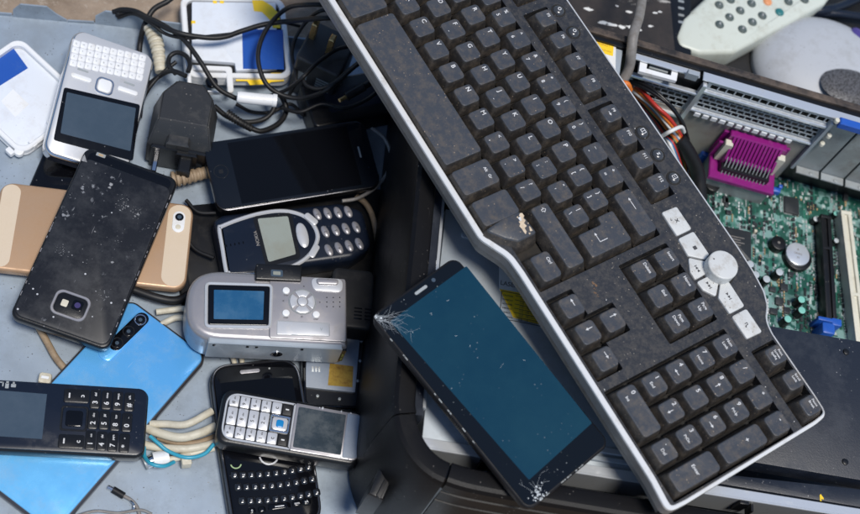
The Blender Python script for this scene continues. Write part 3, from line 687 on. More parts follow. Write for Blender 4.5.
for r in range(3):
    for c in range(10):
        t = c/9
        q = u0.lerp(u1, t)+(v1-u0)*r/2*(1-.0*t); q.y += 3.2*(2*t-1)**2*.5-(1.2 if r == 2 else 0)
        bm = NB(); dome(bm, rrect(q.x, q.y, 5.1, 5.6, 1.8, 4), 13.1, 1.5, 4, .3); k = d.part('key', bm, m_bbkey)
        bm = NB(); letter(bm, 'QWERTYUIOPASDFGHJKL<^ZXCVBNM$#'[r*10+c], 1.9, q.x+.3, q.y-.5, 14.62, 0); d.part('legend', bm, m_legend, k)
for px, w_, ch in ((252, 5, '0'), (262, 5, '_'), (279.5, 15, ''), (297, 6, 'sym'), (306.5, 6, 'aA')):
    x, y = d.L(px, 511-(px-252)*.17); bm = NB(); dome(bm, rrect(x, y, w_, 4.6, 1.6, 4), 13.1, 1.4, 4, .5); k = d.part('key', bm, m_blkgloss)
    bm = NB()
    if ch: letter(bm, ch, 2.2, x, y, 14.52, 0)
    else: slab(bm, rrect(x, y, 6, .7, .2), 14.48, 14.56)
    d.part('legend', bm, m_legend, k)
def arc_strip(bm, x, y, r, a0, a1, wd, z0, z1, n=10):
    P = [(x+(r+wd/2)*math.cos(a0+(a1-a0)*i/n), y+(r+wd/2)*math.sin(a0+(a1-a0)*i/n)) for i in range(n+1)]+[(x+(r-wd/2)*math.cos(a1-(a1-a0)*i/n), y+(r-wd/2)*math.sin(a1-(a1-a0)*i/n)) for i in range(n+1)]
    slab(bm, P, z0, z1)
bm = NB(); arc_strip(bm, *d.L(269, 455), 6.2, -math.pi*.98, -.05*math.pi, 1.1, 13.2, 13.6); d.part('trackpad_rim', bm, m_silverlt)
bm = NB(); arc_strip(bm, *d.L(236, 463.0), 3.4, -math.pi*.95, -.1*math.pi, .8, 13.2, 13.35); d.part('call_mark', bm, mat('call_green', (.30, .42, .22), .5))

# silver keypad phone, screen to the right
d = Dev('silver_phone', 'silver keypad phone with blue centre button lying across the black phone', 'mobile phone', (225.5, 386.5, .0325), (367, 411.5, .0325), (214, 441, .0325), 17)
hw, hh = d.w/2, d.h/2
OP = rrect(0, 0, d.w, d.h, 7, 7)
bm = NB(); slab(bm, OP, 0, 15.4, 2.6, 3, 3); d.part('body', bm, m_blk)
xs = d.L(292.5, 430)[0]
bed = rpoly([(-hw+2.6, -hh+3), (xs, -hh+3), (xs, hh-3), (-hw+2.6, hh-3)], [9, 1, 1, 9], 7)
bm = NB(); ring(bm, bed, offset(bed, 1.3), 15.2, 16.9, .4); d.part('keypad_frame', bm, m_silverlt)
d.put('keypad_bed', m_blk, offset(bed, 1.4), 15.2, 16.0)
scr = rpoly([(xs, -hh+2.6), (hw-1.2, -hh+2.8), (hw-1.2, hh-2.8), (xs, hh-2.6)], [1, 6, 6, 1], 6)
d.put('front_plate', m_silver, scr, 15.2, 17.0, .6)
d.put('display', mat('dull_display', (.030, .042, .052), .16, dust=(.06, .075, .085), dlo=.4, dhi=.75, dscale=60.), rpoly([(xs+1.8, -hh+5), (xs+1.8+d.w*.335, -hh+5), (xs+1.8+d.w*.335, hh-5), (xs+1.8, hh-5)], 1), 17.0, 17.06)
d.put('end_cap', m_greybatt, rpoly([(xs+d.w*.365, -hh+3.6), (hw-2.0, -hh+4.2), (hw-2.0, hh-4.2), (xs+d.w*.365, hh-3.6)], [1, 4, 4, 1]), 17.0, 17.3, .25)
bm = NB()
rr = random.Random(11)
for i in range(34):
    t = rr.random(); x = hw-2.0+rr.uniform(-.5, .5) if t < .6 else rr.uniform(xs+12, hw-4); y = rr.uniform(-hh+4, hh-4) if t < .6 else (hh-3.2)*(1 if rr.random() < .6 else -1)
    slab(bm, rrect(x, y, rr.uniform(.5, 1.2), rr.uniform(.5, 1.8), .2, 2), 16.7, 17.2)
tag(d.part('edge_wear', bm, m_silverlt), None, None, kind='stuff')
x0 = -hw+4.4; x1 = xs-1.8; cw_ = (x1-x0)/6.0
bands = ((hh-4.6, hh-4.6-(d.h-9.2)*.27), (hh-4.6-(d.h-9.2)*.29, -hh+4.6+(d.h-9.2)*.29), (-hh+4.6+(d.h-9.2)*.27, -hh+4.6))
lab = ('#', '9', '6', '3', 'c', '-', '0', '8', '5', '2', '', '', '*', '7', '4', '1', 'c', '-')
for r, (ya, yb) in enumerate(bands):
    for c in range(6):
        if r == 1 and c > 3: continue
        xa, xb = x0+cw_*c+.3, x0+cw_*(c+1)-.3
        rad = [1.0]*4
        P = ccw([(xa, yb), (xb, yb), (xb, ya), (xa, ya)])
        if c == 0: rad = [4.5 if r == 2 else 1.2, 1, 1, 4.5 if r == 0 else 1.2]
        m_ = m_rubber if (c == 5) else m_silverlt
        bm = NB(); slab(bm, rpoly(P, rad), 15.8, 17.2, .5); k = d.part('key', bm, m_)
        xm, ym = (xa+xb)/2, (ya+yb)/2
        bm = NB()
        if c == 5: slab(bm, rrect(xm, ym, 2.2, .9, .2), 17.2, 17.26)
        elif c == 4: letter(bm, lab[r*6+c], 4, xm, ym, 17.22, R90)
        else:
            letter(bm, lab[r*6+c], 3.2, xm-.4, ym-1.3, 17.22, R90); letter(bm, 'abc', 1.7, xm, ym+2.0, 17.22, R90)
        d.part('legend', bm, m_legend if c == 5 else m_darkprint, k)
xm, ym = x1-cw_, 0; wd = 2*cw_-1.0; hg = bands[1][0]-bands[1][1]-.4
bm = NB(); ring(bm, rrect(xm, ym, wd, hg, 1.2), rrect(xm, ym, wd-2.4, hg-2.4, 1), 15.8, 17.5, .3); d.part('pad_ring', bm, m_chrome)
bm = NB(); slab(bm, rrect(xm, ym, wd-2.8, hg-2.8, 2), 15.8, 17.3, .6); d.part('pad_key', bm, m_silverlt)
bm = NB(); slab(bm, rrect(xm, ym, 4.8, 5.2, 1.4), 17.0, 18.0, .4); d.part('centre_key', bm, mat('blue_key', (.01, .20, .48), .25))

# ------------------------------------------------------------------ power adapters
d = Dev('plug_adapter', 'black three pin power plug with sloping top beside the letter keyboard phone', 'power adapter', (160, 72, .044), (224, 84, .044), (147, 132, .044), 42)
hw, hh = d.w/2, d.h/2
OP = [(-hw, -hh), (hw, -hh), (hw, hh*.35), (hw*.55, hh), (-hw*.5, hh), (-hw, hh*.3)]
def sc(fx, fy, dy): return [(x*fx, y*fy+dy) for x, y in OP]
m_plug = mat('plug_plastic', (.022, .023, .025), .42, dust=(.06, .058, .055), dlo=.5, dhi=.85, dscale=60., speck=(.25, .23, .2), samt=.3, bump=.15)
bm = NB(); loft(bm, [(sc(.98, .98, 0), 2), (sc(1, 1, 0), 3), (sc(1, 1, 0), 25), (sc(.985, .985, 0), 26), (sc(.80, .70, hh*.16), 41), (sc(.77, .66, hh*.17), 42)])
bmesh.ops.bevel(bm, geom=[e for e in bm.edges if all(2.5 < v.co.z < 42.5 for v in e.verts)], offset=.9, segments=2, affect='EDGES'); d.part('body', bm, m_plug, None, 25)
bm = NB(); box(bm, -hw*.42, hw*.30, -hh-1.0, -hh*.25, 10, 34, 1.5); d.part('earth_block', bm, m_plug)
bm = NB(); box(bm, -hw*.86, hw*.86, -hh-1.4, -hh+2, 0, 27, 1.2); pf = d.part('pin_face', bm, m_blk)
xe = d.L(188, 150)[0]
bm = NB(); box(bm, xe-5, xe+4, -hh-15, -hh-.5, 14, 23, 1); d.part('earth_pin', bm, m_blk, pf)
bm = NB(); box(bm, xe-8, xe+7, -hh-4, -hh-.8, 10, 26.5, .8); d.part('pin_collar', bm, m_blk, pf)
xe = d.L(158, 142)[0]
bm = NB(); box(bm, xe-2, xe+1.6, -hh-15, -hh-.5, 12, 16, .6); d.part('live_pin', bm, m_chrome, pf)
bm = NB(); box(bm, xe+18, xe+21.6, -hh-15, -hh-.5, 3, 7, .6); d.part('live_pin', bm, m_chrome, pf)

d = Dev('pin_adapter', 'black power adapter lying with its brass plug pins pointing up', 'power adapter', (317, 20, .046), (360, 40, .046), (294, 56, .046), 45)
hw, hh = d.w/2, d.h/2
bm = NB(); slab(bm, rrect(0, 0, d.w, d.h, 3), 0, 45, 2, 3, 2); bd = d.part('body', bm, m_plug)
for p in ((312.5, 36), (329, 51)):
    x, y = d.L(*p); bm = NB(); box(bm, x-2, x+2, y-3.2, y+3.2, 45, 62.5, .7); d.part('pin', bm, m_brass)
bm = NB()
for t, q in enumerate(((343, 66), (360, 58))):
    x, y = d.L(*q, -18)
    for j in range(3): pass
bm = NB()
for j in range(5): box(bm, hw*.1, hw*.75, -hh-.12, -hh+.4, 18+j*3, 19.6+j*3)
box(bm, -hw*.7, -hw*.3, -hh-.12, -hh+.4, 20, 30); d.part('rating_label', bm, m_steeldull)
for s_ in (-.2, .55):
    bm = NB(); disc_y(bm, hw*s_, -hh, 10, 1.5, .9, .6, 12); d.part('screw', bm, m_steeldull)
# barrel jack hanging from it
o0 = at(340, 100, .045); A = [at(341.5, 99.5, .052), at(346, 96.8, .052)]
root = bpy.data.objects.new('barrel_plug', None); root.location = at(345, 98, TZ); COL.objects.link(root)
tag(root, 'small black barrel power plug with gold tip under the keyboard edge', 'power plug')
def tube_at(name, pts, r, m, parent, n=12, rfun=None, k=6):
    q0 = parent.location; P = catmull([at(*p)-q0 for p in pts], k); bm = NB(); tube_pts(bm, [p*1000 for p in P], r, n, True, rfun); return finish(name, bm, m, parent, 50)
tube_at('tip', [(339.5, 100.5, .054), (346, 96.8, .054)], 1.5, m_brass, root)
tube_at('barrel', [(346, 96.8, .054), (356, 91, .056), (364, 86.5, .058)], 3.4, m_blk, root)
tube_at('strain_relief', [(364, 86.5, .058), (376, 79, .058)], 2.6, m_rubber, root)
# black flex adapter box under the pins
d = Dev('adapter_box', 'black flat adapter brick lying behind the glossy black phone', 'power adapter', (300, 84, .020), (396, 66, .020), (314, 128, .020), 18)
d.put('case', m_blk, rrect(0, 0, d.w, d.h, 4), 0, 18, 2, seg=3)
d.put('label', m_navy, rrect(0, 0, d.w*.6, d.h*.5, 1), 18, 18.1)

# ------------------------------------------------------------------ ribbed cable ends
def ribbed(name, label, cat, pts, r, m, nrib):
    P = catmull([at(x, y, z+TZ) for x, y, z in pts], 10); q0 = P[0].copy()
    root = bpy.data.objects.new(name, None); root.location = q0; COL.objects.link(root); tag(root, label, cat)
    bm = NB(); tube_pts(bm, [(p-q0)*1000 for p in P], r*.72, 12); finish('core', bm, m, root, 60)
    N = len(P)-1
    for i in range(nrib):
        t = (i+.5)/nrib*N; k = int(t); f = t-k; c = P[k].lerp(P[min(k+1, N)], f); dr = (P[min(k+1, N)]-P[k]).normalized()
        L_ = (P[-1]-P[0]).length/nrib*.36; bm = NB()
        rr_ = r*(1-.28*i/nrib)
        tube_pts(bm, [(c+dr*s*L_-q0)*1000 for s in (-1, -.7, .7, 1)], rr_, 14, True, lambda u: rr_*(.86 if u < .1 or u > .9 else 1)); finish('rib', bm, m, root, 60)
ribbed('ribbed_plug', 'cream ribbed cable strain relief at the panel edge', 'cable end', [(151, 26, .018), (157, 46, .016), (161, 72, .012)], 6.2, m_cream, 9)
ribbed('ribbed_cable_end', 'khaki ribbed cable end under the plug and glossy phone', 'cable end', [(171, 180, .012), (188, 177, .013), (208, 172, .012)], 6.0, m_tan, 7)
ribbed('cord_guard', 'black ribbed cord guard next to the black three pin plug', 'cord guard', [(226, 113, .024), (238, 121, .022), (252, 129, .018)], 3.6, m_rubber, 10)
# ------------------------------------------------------------------ cables
g1 = 'black cables tangled at the panel edge'
cable('power_cord', 'black cable looping from the panel edge down over the opened white phone', 'cable', [(113, 12, .014), (122, 9.5, .018), (135, 11, .022), (147, 17, .026), (165, 26, .03), (184, 40, .036), (200, 61, .036), (216, 86, .03), (233, 97, .026), (244, 100, .024)], 1.85, m_rubber, g1)
cable('power_cord', 'black cable crossing the white label of the opened phone', 'cable', [(116, 15, .012), (131, 11.5, .018), (150, 20, .03), (177, 32.5, .038), (205, 37.5, .037), (224, 37, .037), (242, 31, .037), (264, 24.5, .038), (290, 21, .042), (318, 18.5, .067), (336, 17.5, .07), (352, 16, .06)], 1.94, m_rubber, g1)
cable('power_cord', 'black cable bowing over the blue sticker of the opened phone', 'cable', [(350, 8, .06), (336, 5.5, .068), (308, 4.5, .066), (286, 9, .044), (266, 30, .040), (258, 56, .038), (265, 82, .034), (282, 95, .030), (304, 98, .034), (326, 90, .052), (345, 74, .056), (362, 60, .056)], 1.76, m_rubber, g1)
cable('power_cord', 'thin black cable running up beside the brass plug pins', 'cable', [(270, 96, .024), (288, 89, .034), (302, 78, .052), (316, 64, .053), (334, 51, .053), (346, 47, .053), (362, 44, .054)], 1.50, m_rubber, g1)
cable('power_cord', 'thin black cable looping in front of the adapter with brass pins', 'cable', [(303, 80, .05), (308, 86, .05), (320, 88.5, .052), (338, 81, .056), (350, 71, .058), (366, 58, .058)], 1.41, m_rubber, g1)
cable('power_cord', 'black cable arching in from the top edge beside the letter keyboard phone', 'cable', [(178, -8, .03), (168, 1, .028), (153, 10, .024), (144, 27, .018), (140, 44, .008), (139, 62, .004)], 2.11, m_rubber, g1)
cable('power_cord', 'black cable passing behind the black three pin plug', 'cable', [(138, 96, .006), (147, 86, .012), (160, 76, .02), (172, 71, .03), (186, 76, .035)], 1.76, m_rubber, g1)
cable('power_cord', 'small black cable loop above the black three pin plug', 'cable', [(176, 74, .022), (169, 66, .022), (169.5, 57, .022), (177, 52.5, .024), (186, 56, .026), (190, 64, .028), (188, 72, .028)], 1.76, m_rubber, g1)
cable('power_cord', 'black cable curling from the ribbed guard past the white connector', 'cable', [(250, 128, .018), (262, 131, .016), (278, 124, .014), (286, 112, .014), (283, 99, .018), (276, 92, .024)], 2.02, m_rubber, g1)
cable('power_cord', 'black cable under the white connector below the opened phone', 'cable', [(214, 106, .02), (228, 117, .014), (246, 122, .012), (264, 119, .012), (274, 108, .016), (270, 98, .02)], 1.94, m_rubber, g1)
cable('power_cord', 'thin black cord curving round the end of the glossy black phone', 'cable', [(371, 128, .03), (384, 138, .028), (390.5, 154, .026), (388, 171, .024), (376, 187, .022), (358, 198, .022), (342, 201, .022)], 1.3, m_greycable, g1)
cable('power_cord', 'black cord between the gold phone and the navy phone, upper strand', 'cable', [(186, 200, .008), (198, 212, .008), (216, 213, .010)], 1.41, m_rubber, g1)
cable('power_cord', 'black cord between the gold phone and the navy phone, lower strand', 'cable', [(184, 236, .008), (196, 250, .008), (214, 258, .010)], 1.41, m_rubber, g1)
cable('power_cord', 'thin black cable running over the cream ribbed cable end', 'cable', [(118, 18, .01), (134, 14, .02), (152, 24, .03), (166, 34, .03), (186, 38, .036), (212, 36, .037), (236, 33, .036), (256, 27, .036), (278, 22, .036), (300, 26, .03)], 1.3, m_rubber, g1)
cable('power_cord', 'thin black cable between the opened white phone and the brass pins', 'cable', [(288, 98, .02), (296, 78, .03), (292, 52, .03), (300, 30, .04), (318, 12, .066), (340, 10, .07)], 1.4, m_rubber, g1)
cable('power_cord', 'thin black cable bending over the flat adapter brick', 'cable', [(282, 108, .02), (300, 112, .026), (322, 104, .03), (344, 108, .03), (366, 100, .03), (386, 84, .03)], 1.5, m_rubber, g1)
cable('power_cord', 'thin black cable lying behind the black three pin plug', 'cable', [(140, 118, .006), (143, 100, .01), (152, 84, .018), (166, 70, .02), (176, 62, .022)], 1.5, m_rubber, g1)
cable('power_cord', 'thin black cable on the panel below the white connector', 'cable', [(236, 104, .006), (252, 112, .005), (272, 112, .005), (290, 104, .006), (304, 116, .008)], 1.4, m_rubber, g1)
cable('knurled_cord', 'black braided cord behind the blue phone and gold phone', 'cable', [(134, 290, .01), (158, 298, .01), (178, 300, .008), (196, 290, .006)], 3.0, m_rubber)
root = bpy.data.objects.new('white_connector', None); root.location = at(256, 99, TZ); COL.objects.link(root); tag(root, 'white cylindrical cable connector below the opened white phone', 'connector')
tube_at('sleeve', [(237, 97, .038), (256, 99, .038), (274.5, 100.5, .038)], 4.4, m_white, root, 14, lambda u: 3.9 if u < .05 or u > .97 else 4.4)
tube_at('collar', [(272.5, 100.3, .038), (276.5, 100.8, .038)], 4.9, m_white, root, 14)
cable('tan_cord', 'worn tan cord lying between the navy phone and the computer case', 'cable', [(356, 196, .008), (366, 204, .008), (373, 218, .007), (377, 240, .006), (378.5, 270, .005)], 2.2, m_tan)
cable('tan_cord', 'worn tan cord under the scuffed black phone', 'cable', [(30, 312, .004), (38, 326, .004), (47, 342, .004), (56, 358, .004), (66, 370, .004)], 2.4, m_tan)
g2 = 'cream cables bundled beside the blue phone'
cable('cream_cable', 'cream cable, topmost of the bundle between blue and silver phones', 'cable', [(150, 424, .006), (166, 424, .008), (187, 424, .012), (212, 411, .010)], 2.6, m_cream, g2)
cable('cream_cable', 'cream cable, middle strand of the bundle beside the silver keypad phone', 'cable', [(140, 424, .004), (156, 432, .007), (180, 437.5, .010), (200, 433, .010), (216, 426, .008)], 3.0, m_cream, g2)
cable('cream_cable', 'cream cable ending in a white plug beside the blue phone', 'cable', [(136, 440, .004), (150, 446, .005), (182, 449, .008), (204, 446, .008), (218, 442, .006)], 2.7, m_cream, g2)
cable('cream_cable', 'tan tinted cable at the bottom of the cream bundle', 'cable', [(158, 437, .003), (176, 443, .004), (196, 443, .006), (215, 437, .004)], 2.2, m_tan, g2)
cable('cream_cable', 'short cream cable leading to the small square clip', 'cable', [(160, 461, .005), (172, 459, .005), (184, 456, .006), (200, 452, .006), (214, 448, .006)], 2.2, m_cream, g2)
cable('cream_cable', 'cream cable emerging left of the silver camera, upper strand', 'cable', [(156, 312, .006), (172, 310, .006), (186, 309, .006), (204, 316, .006)], 2.2, m_cream, g2)
cable('cream_cable', 'cream cable emerging left of the silver camera, lower strand', 'cable', [(160, 325, .006), (176, 318, .006), (190, 320, .006), (206, 330, .006)], 2.2, m_cream, g2)
cable('cream_cable', 'cream cable below the silver camera, left strand', 'cable', [(226, 345, .006), (232, 356, .005), (236, 368, .003)], 1.8, m_cream, g2)
cable('cream_cable', 'cream cable below the silver camera, right strand', 'cable', [(236, 345, .006), (241, 356, .005), (243, 370, .003)], 1.8, m_cream, g2)
cable('cyan_wire', 'thin blue wire sagging across the cream cables', 'wire', [(150, 436, .012), (158, 443, .012), (169, 451.5, .011), (187, 457.5, .013), (204, 454, .012), (214, 444, .012)], 1.3, m_cyan)
cable('cyan_wire', 'thin blue wire curled round the white plug', 'wire', [(144, 447, .008), (145, 457, .010), (152, 464, .014), (164, 466, .013), (174, 462, .008)], 1.3, m_cyan)
root = bpy.data.objects.new('white_plug', None); root.location = at(158, 460, TZ); COL.objects.link(root); tag(root, 'white cable plug with metal end beside the blue phone', 'plug')
tube_at('sleeve', [(153, 460, .0075), (168.5, 457.5, .0075)], 5.2, m_white, root, 14)
tube_at('metal_end', [(144.5, 463.5, .0070), (153, 460.3, .0075)], 4.0, m_chrome, root, 14)
tube_at('tip', [(144.0, 463.7, .0070), (146, 462.8, .0071)], 4.4, m_steeldull, root, 14)
d = Dev('cable_clip', 'small square cream clip on the cables below the silver phone', 'clip', (181, 454, .011), (191, 453, .011), (182, 465, .011), 8)
d.put('block', m_cream, rrect(0, 0, d.w, d.h, 1), 0, 8, .8); bm = NB(); cyl(bm, 0, 0, 1.3, 8, 8.3, .1); d.part('pin', bm, m_ivory)
d = Dev('cream_socket', 'cream socket at the lower left of the scuffed black phone', 'connector', (39, 371, .010), (52, 373, .010), (38, 382, .010), 9)
d.put('block', m_cream, rrect(0, 0, d.w, d.h, 2), 0, 9, 1.5); bm = NB(); box(bm, -d.w*.3, d.w*.3, -1, 1, 9, 9.6, .2); d.part('latch', bm, m_white)
root = bpy.data.objects.new('audio_jack', None); root.location = at(118, 492, TZ); COL.objects.link(root); tag(root, 'broken audio jack on a frayed cable at the bottom edge', 'audio jack')
tube_at('tip', [(108, 487, .004), (113, 489.5, .004)], 1.5, m_chrome, root)
tube_at('barrel', [(113, 489.5, .005), (124, 496, .005)], 2.3, m_rubber, root)
tube_at('cord', [(124, 496, .005), (131, 500, .005), (137, 507, .005), (140, 516, .004)], 1.2, m_greycable, root)
tube_at('bare_wire', [(130, 500, .005), (134, 505, .007), (133, 512, .005)], .7, m_chrome, root)
cable('bare_wire', 'loose grey wire at the bottom edge by the audio jack', 'wire', [(76, 516, .004), (96, 511, .004), (118, 513, .004), (140, 510, .004), (152, 514, .004)], .9, m_greycable)
# ================================================================== COMPUTER CASE (lying open on its side)
RIM, BRD = .130, .034
corner = at(432, 452, RIM)
case = bpy.data.objects.new('computer_case', None); COL.objects.link(case)
tag(case, 'opened black desktop computer case with green circuit board inside', 'computer')
YAW = math.radians(-6.0)
case.matrix_world = Matrix.Translation((corner.x, corner.y, 0)) @ Matrix.Rotation(YAW, 4, 'Z')
cinv = (Matrix.Translation((corner.x, corner.y, 0)) @ Matrix.Rotation(YAW, 4, 'Z')).inverted()
def K(px, py, z):
    q = cinv @ at(px, py, z); return (q.x*1000, q.y*1000)
def KP(pts, z): return ccw([K(x, y, z) for x, y in pts])
def cput(name, m, P, z0, z1, e=0, parent=None, seg=2, smooth=40):
    bm = NB(); slab(bm, P, z0, z1, e, seg); return finish(name, bm, m, parent or case, smooth)
rz = RIM*1000; bz_ = BRD*1000
edge = [Vector((*K(x, y, RIM), 0)) for x, y in ((456, -40), (449, 50), (441, 135), (429, 265), (417, 385))]
crn = [Vector((*K(x, y, RIM), 0)) for x, y in ((417, 412), (423, 434), (436, 452), (456, 463))]
bot = [Vector((*K(x, y, RIM), 0)) for x, y in ((500, 473.5), (640, 497.5), (860, 534), (980, 554))]
def sweep(bm, path, prof, close=True):
    """profile of (offset outward, z) swept along a plan path; outward is to the right-hand side going down then right"""
    N = len(path); R = []
    for i, p in enumerate(path):
        t = (path[min(i+1, N-1)]-path[max(i-1, 0)]).normalized(); n = Vector((t.y, -t.x, 0))
        R.append([bm.verts.new((p.x+n.x*o, p.y+n.y*o, z)) for o, z in prof])
    for A, B in zip(R, R[1:]):
        for k in range(len(prof)-1): bm.faces.new((A[k], A[k+1], B[k+1], B[k]))
        if close: bm.faces.new((A[-1], A[0], B[0], B[-1]))
    bm.faces.new(R[0]); bm.faces.new(list(reversed(R[-1])))
full = catmull(edge+crn+bot, 6)
split = 6*(len(edge)+len(crn)-1)
body = [(0, 40), (0, rz-1.5), (.8, rz-.3), (2, rz), (10.5, rz), (13, rz-1.2), (14.2, rz-4.5), (17.5, rz-45), (18.5, 8), (17.5, 0), (6, 0), (6, 40)]
bm = NB(); sweep(bm, full[:split-17], body); finish('front_bezel', bm, m_ledge, case, 18)
seam = full[split-18:split]; seam = [seam[0]+(seam[1]-seam[0]).normalized()*1.2]+seam[1:]
bm = NB(); sweep(bm, seam, [(o+(.6 if z > 0 else 0), z) for o, z in body]); finish('corner_cap', bm, m_ledge, case, 18)
bm = NB(); sweep(bm, full[split-19:split+2], [(1.5, 40), (1.5, rz-3), (10, rz-3), (14, rz-10), (17.5, 20), (6, 20), (6, 40)]); finish('bezel_liner', bm, m_glassdark, case, 18)
side = [(0, 40), (0, rz-1.5), (.8, rz-.3), (2, rz), (10, rz), (12.4, rz-1), (13.8, rz-4), (14.4, rz-12), (12.8, rz-12.6), (12.8, rz-14), (14.8, rz-14.6), (15.3, rz-26), (13.6, rz-26.6), (13.6, rz-28), (15.6, rz-28.6), (18.3, 8), (17.5, 0), (6, 0), (6, 40)]
full2 = [full[split-1]+(full[split]-full[split-1]).normalized()*1.0]+full[split:]
bm = NB(); sweep(bm, full2, side); finish('side_wall', bm, m_ledge, case, 18)
# inner lips along the left and bottom edges
inner = catmull(edge+[crn[0]], 6)
bm = NB(); sweep(bm, inner, [(-5.6, rz-30), (-5.6, rz-6), (-.2, rz-5), (-.2, rz-30)]); finish('inner_lip', bm, m_plateblk, case)
bm = NB(); sweep(bm, inner[:-4], [(-8.2, rz-40), (-8.2, rz-9), (-6.4, rz-9), (-6.4, rz-40)]); finish('chassis_edge', bm, m_brightsteel, case)
# wedge shaped foot recess on the lower left corner of the bezel
A = [Vector((*K(x, y, .070), 70)) for x, y in ((379, 503), (392, 470), (402, 466), (388, 503))]
q = Vector((*K(372, 470, .075), 0))
cput('foot', m_blk, KP([(368, 494), (384, 458), (393, 453), (399, 462), (383, 500)], .082), 40, 83, 2)
cput('foot_pad', m_rubber, rpoly(KP([(376, 495), (389, 470), (391, 478), (380, 500)], .083), 1), 82, 83.8, .4)
# floor of the case
x1 = K(1000, 300, .004)[0]
fl = ccw([(v.x+1, v.y+1) for v in full[::3]]+[K(1010, 60, .004), K(470, -60, .004)])
cput('chassis_floor', m_blk, fl, 2, 5)
# optical drive with labels
DZ = 112
A = K(446, 209, DZ*MM); B = K(431, 440, DZ*MM)
drv = cput('optical_drive', m_steel, ccw([A, (A[0]+158, A[1]-1), (A[0]+158, B[1]), (A[0]+1, B[1])]), 40, DZ, .5, smooth=30)
cput('emboss', m_steel, rpoly(KP([(461, 232), (486, 236), (486, 242), (461, 238)], DZ*MM), 2), DZ, DZ+1.4, .7, drv, 3)
cput('emboss', m_steel, rpoly(KP([(453, 419), (477, 425), (476, 431), (453, 425)], DZ*MM), 2), DZ, DZ+1.4, .7, drv, 3)
cput('paper_label', m_label, KP([(499, 250), (590, 262), (590, 330), (560, 345), (499, 290)], DZ*MM), DZ, DZ+.12, 0, drv)
yl = KP([(499.5, 289), (552, 299), (556, 329), (513, 317.5)], DZ*MM)
cput('warning_label', m_yellow, yl, DZ+.12, DZ+.24, 0, drv)
bm = NB(); o = K(502, 291.5, DZ*MM); e = K(549, 301, DZ*MM); ux = Vector((e[0]-o[0], e[1]-o[1])).normalized(); uy = Vector((ux.y, -ux.x)); ra = math.atan2(ux.y, ux.x)
def lq(x, y, w, h): 
    p = Vector(o)+ux*x+uy*y; return ccw([tuple(p), tuple(p+ux*w), tuple(p+ux*w+uy*h), tuple(p+uy*h)])
ring(bm, lq(-.4, -.6, 36, 20), offset(lq(-.4, -.6, 36, 20), .5), DZ+.24, DZ+.30)
for r in range(6):
    slab(bm, lq(9, 1+r*3, 26, .35), DZ+.24, DZ+.30)
    p = Vector(o)+ux*4.2+uy*(2.4+r*3); letter(bm, ('CAUTION', 'VORSICHT', 'ADVARSEL', 'VARNING', 'VARO', 'ATTENTION')[r], 1.5, p.x, p.y, DZ+.27, ra, 1.0)
    for j in range(2):
        p = Vector(o)+ux*22+uy*(1.9+r*3+j*1.1); letter(bm, 'CLASS 1 LASER RADIATION WHEN OPEN', 1.05, p.x, p.y, DZ+.27, ra)
finish('warning_print', bm, m_darkprint, drv)
bm = NB(); p = K(509, 284.5, DZ*MM); letter(bm, 'LASER', 4.4, p[0], p[1], DZ+.14, ra); finish('print', bm, m_greycable, drv)
cput('clip', m_white, rpoly(KP([(424, 262), (432, 255), (438, 262), (430, 275)], .120), 1), 70, 121, 1.2)
cput('clip', m_bluep, rpoly(KP([(424, 266), (431, 262), (431, 268), (425, 272)], .121), 1), 121, 121.8, .3)
# rails along the bottom edge
def bar(name, p0, p1, zt, wd, hgt, m, lip=0, x0=0, x1=1):
    a, b = Vector(K(*p0, zt*MM)), Vector(K(*p1, zt*MM)); u = (b-a).normalized(); v = Vector((u.y, -u.x))
    bm = NB(); P = [a, b, b+v*wd, a+v*wd]; slab(bm, [tuple(q) for q in P], zt-hgt, zt, .4, 1)
    if lip:
        P = [a+v*(wd-1.0), b+v*(wd-1.0), b+v*(wd+.4), a+v*(wd+.4)]; slab(bm, [tuple(q) for q in P], zt-hgt, zt+lip, .3, 1)
    return finish(name, bm, m, case, 30)
rl = bar('rail', (421.5, 437), (900, 515), 116, 7.0, 24, m_brightsteel, 1.2)
a, b = Vector(K(421.5, 437, .116)), Vector(K(900, 515, .116)); u = (b-a).normalized(); v = Vector((u.y, -u.x))
for t in (38, 150, 205, 262):
    bm = NB(); P = a+u*t+v*7.6; slab(bm, [tuple(P), tuple(P+u*6), tuple(P+u*6+v*2.5), tuple(P+v*2.5)], 104, 117.6, .3); finish('latch', bm, m_blk, rl); bm = NB()
    P = P+u*9; slab(bm, [tuple(P), tuple(P+u*1.5), tuple(P+u*1.5+v*5), tuple(P+v*5)], 104, 114); finish('latch', bm, m_blk, rl)
bar('rail', (560, 449), (700, 472), 115, 3.2, 20, m_steel)
bar('rail', (560, 440), (700, 462), 113.5, 4, 20, m_brightsteel)
# black cover plates on the right
cput('cover_plate', m_plateblk, KP([(700, 314), (745, 321.5), (940, 355), (940, 493), (860, 480), (700, 453)], .116), 100, 116, .6)
cput('cover_plate', m_plateblk, KP([(680, 464), (732, 475), (940, 498), (940, 521), (860, 507), (680, 477)], .112), 96, 112, .5)
bm = NB(); x, y = K(821.5, 497.5, .112); slab(bm, [(x-1.2, y-2.4), (x-.2, y-2.6), (x-.3, y-1.0), (x+1.4, y-1.2), (x+1.3, y-.1), (x-.6, y+2.2), (x-1.3, y+1.2)], 112, 112.25); finish('paint_mark', bm, m_yellow, case)
for q in ((846, 352), (752, 440), (845, 462)):
    x, y = K(*q, .116); bm = NB(); cyl(bm, x, y, 2.2, 116, 117, .5, 20); finish('screw', bm, m_blk, case)
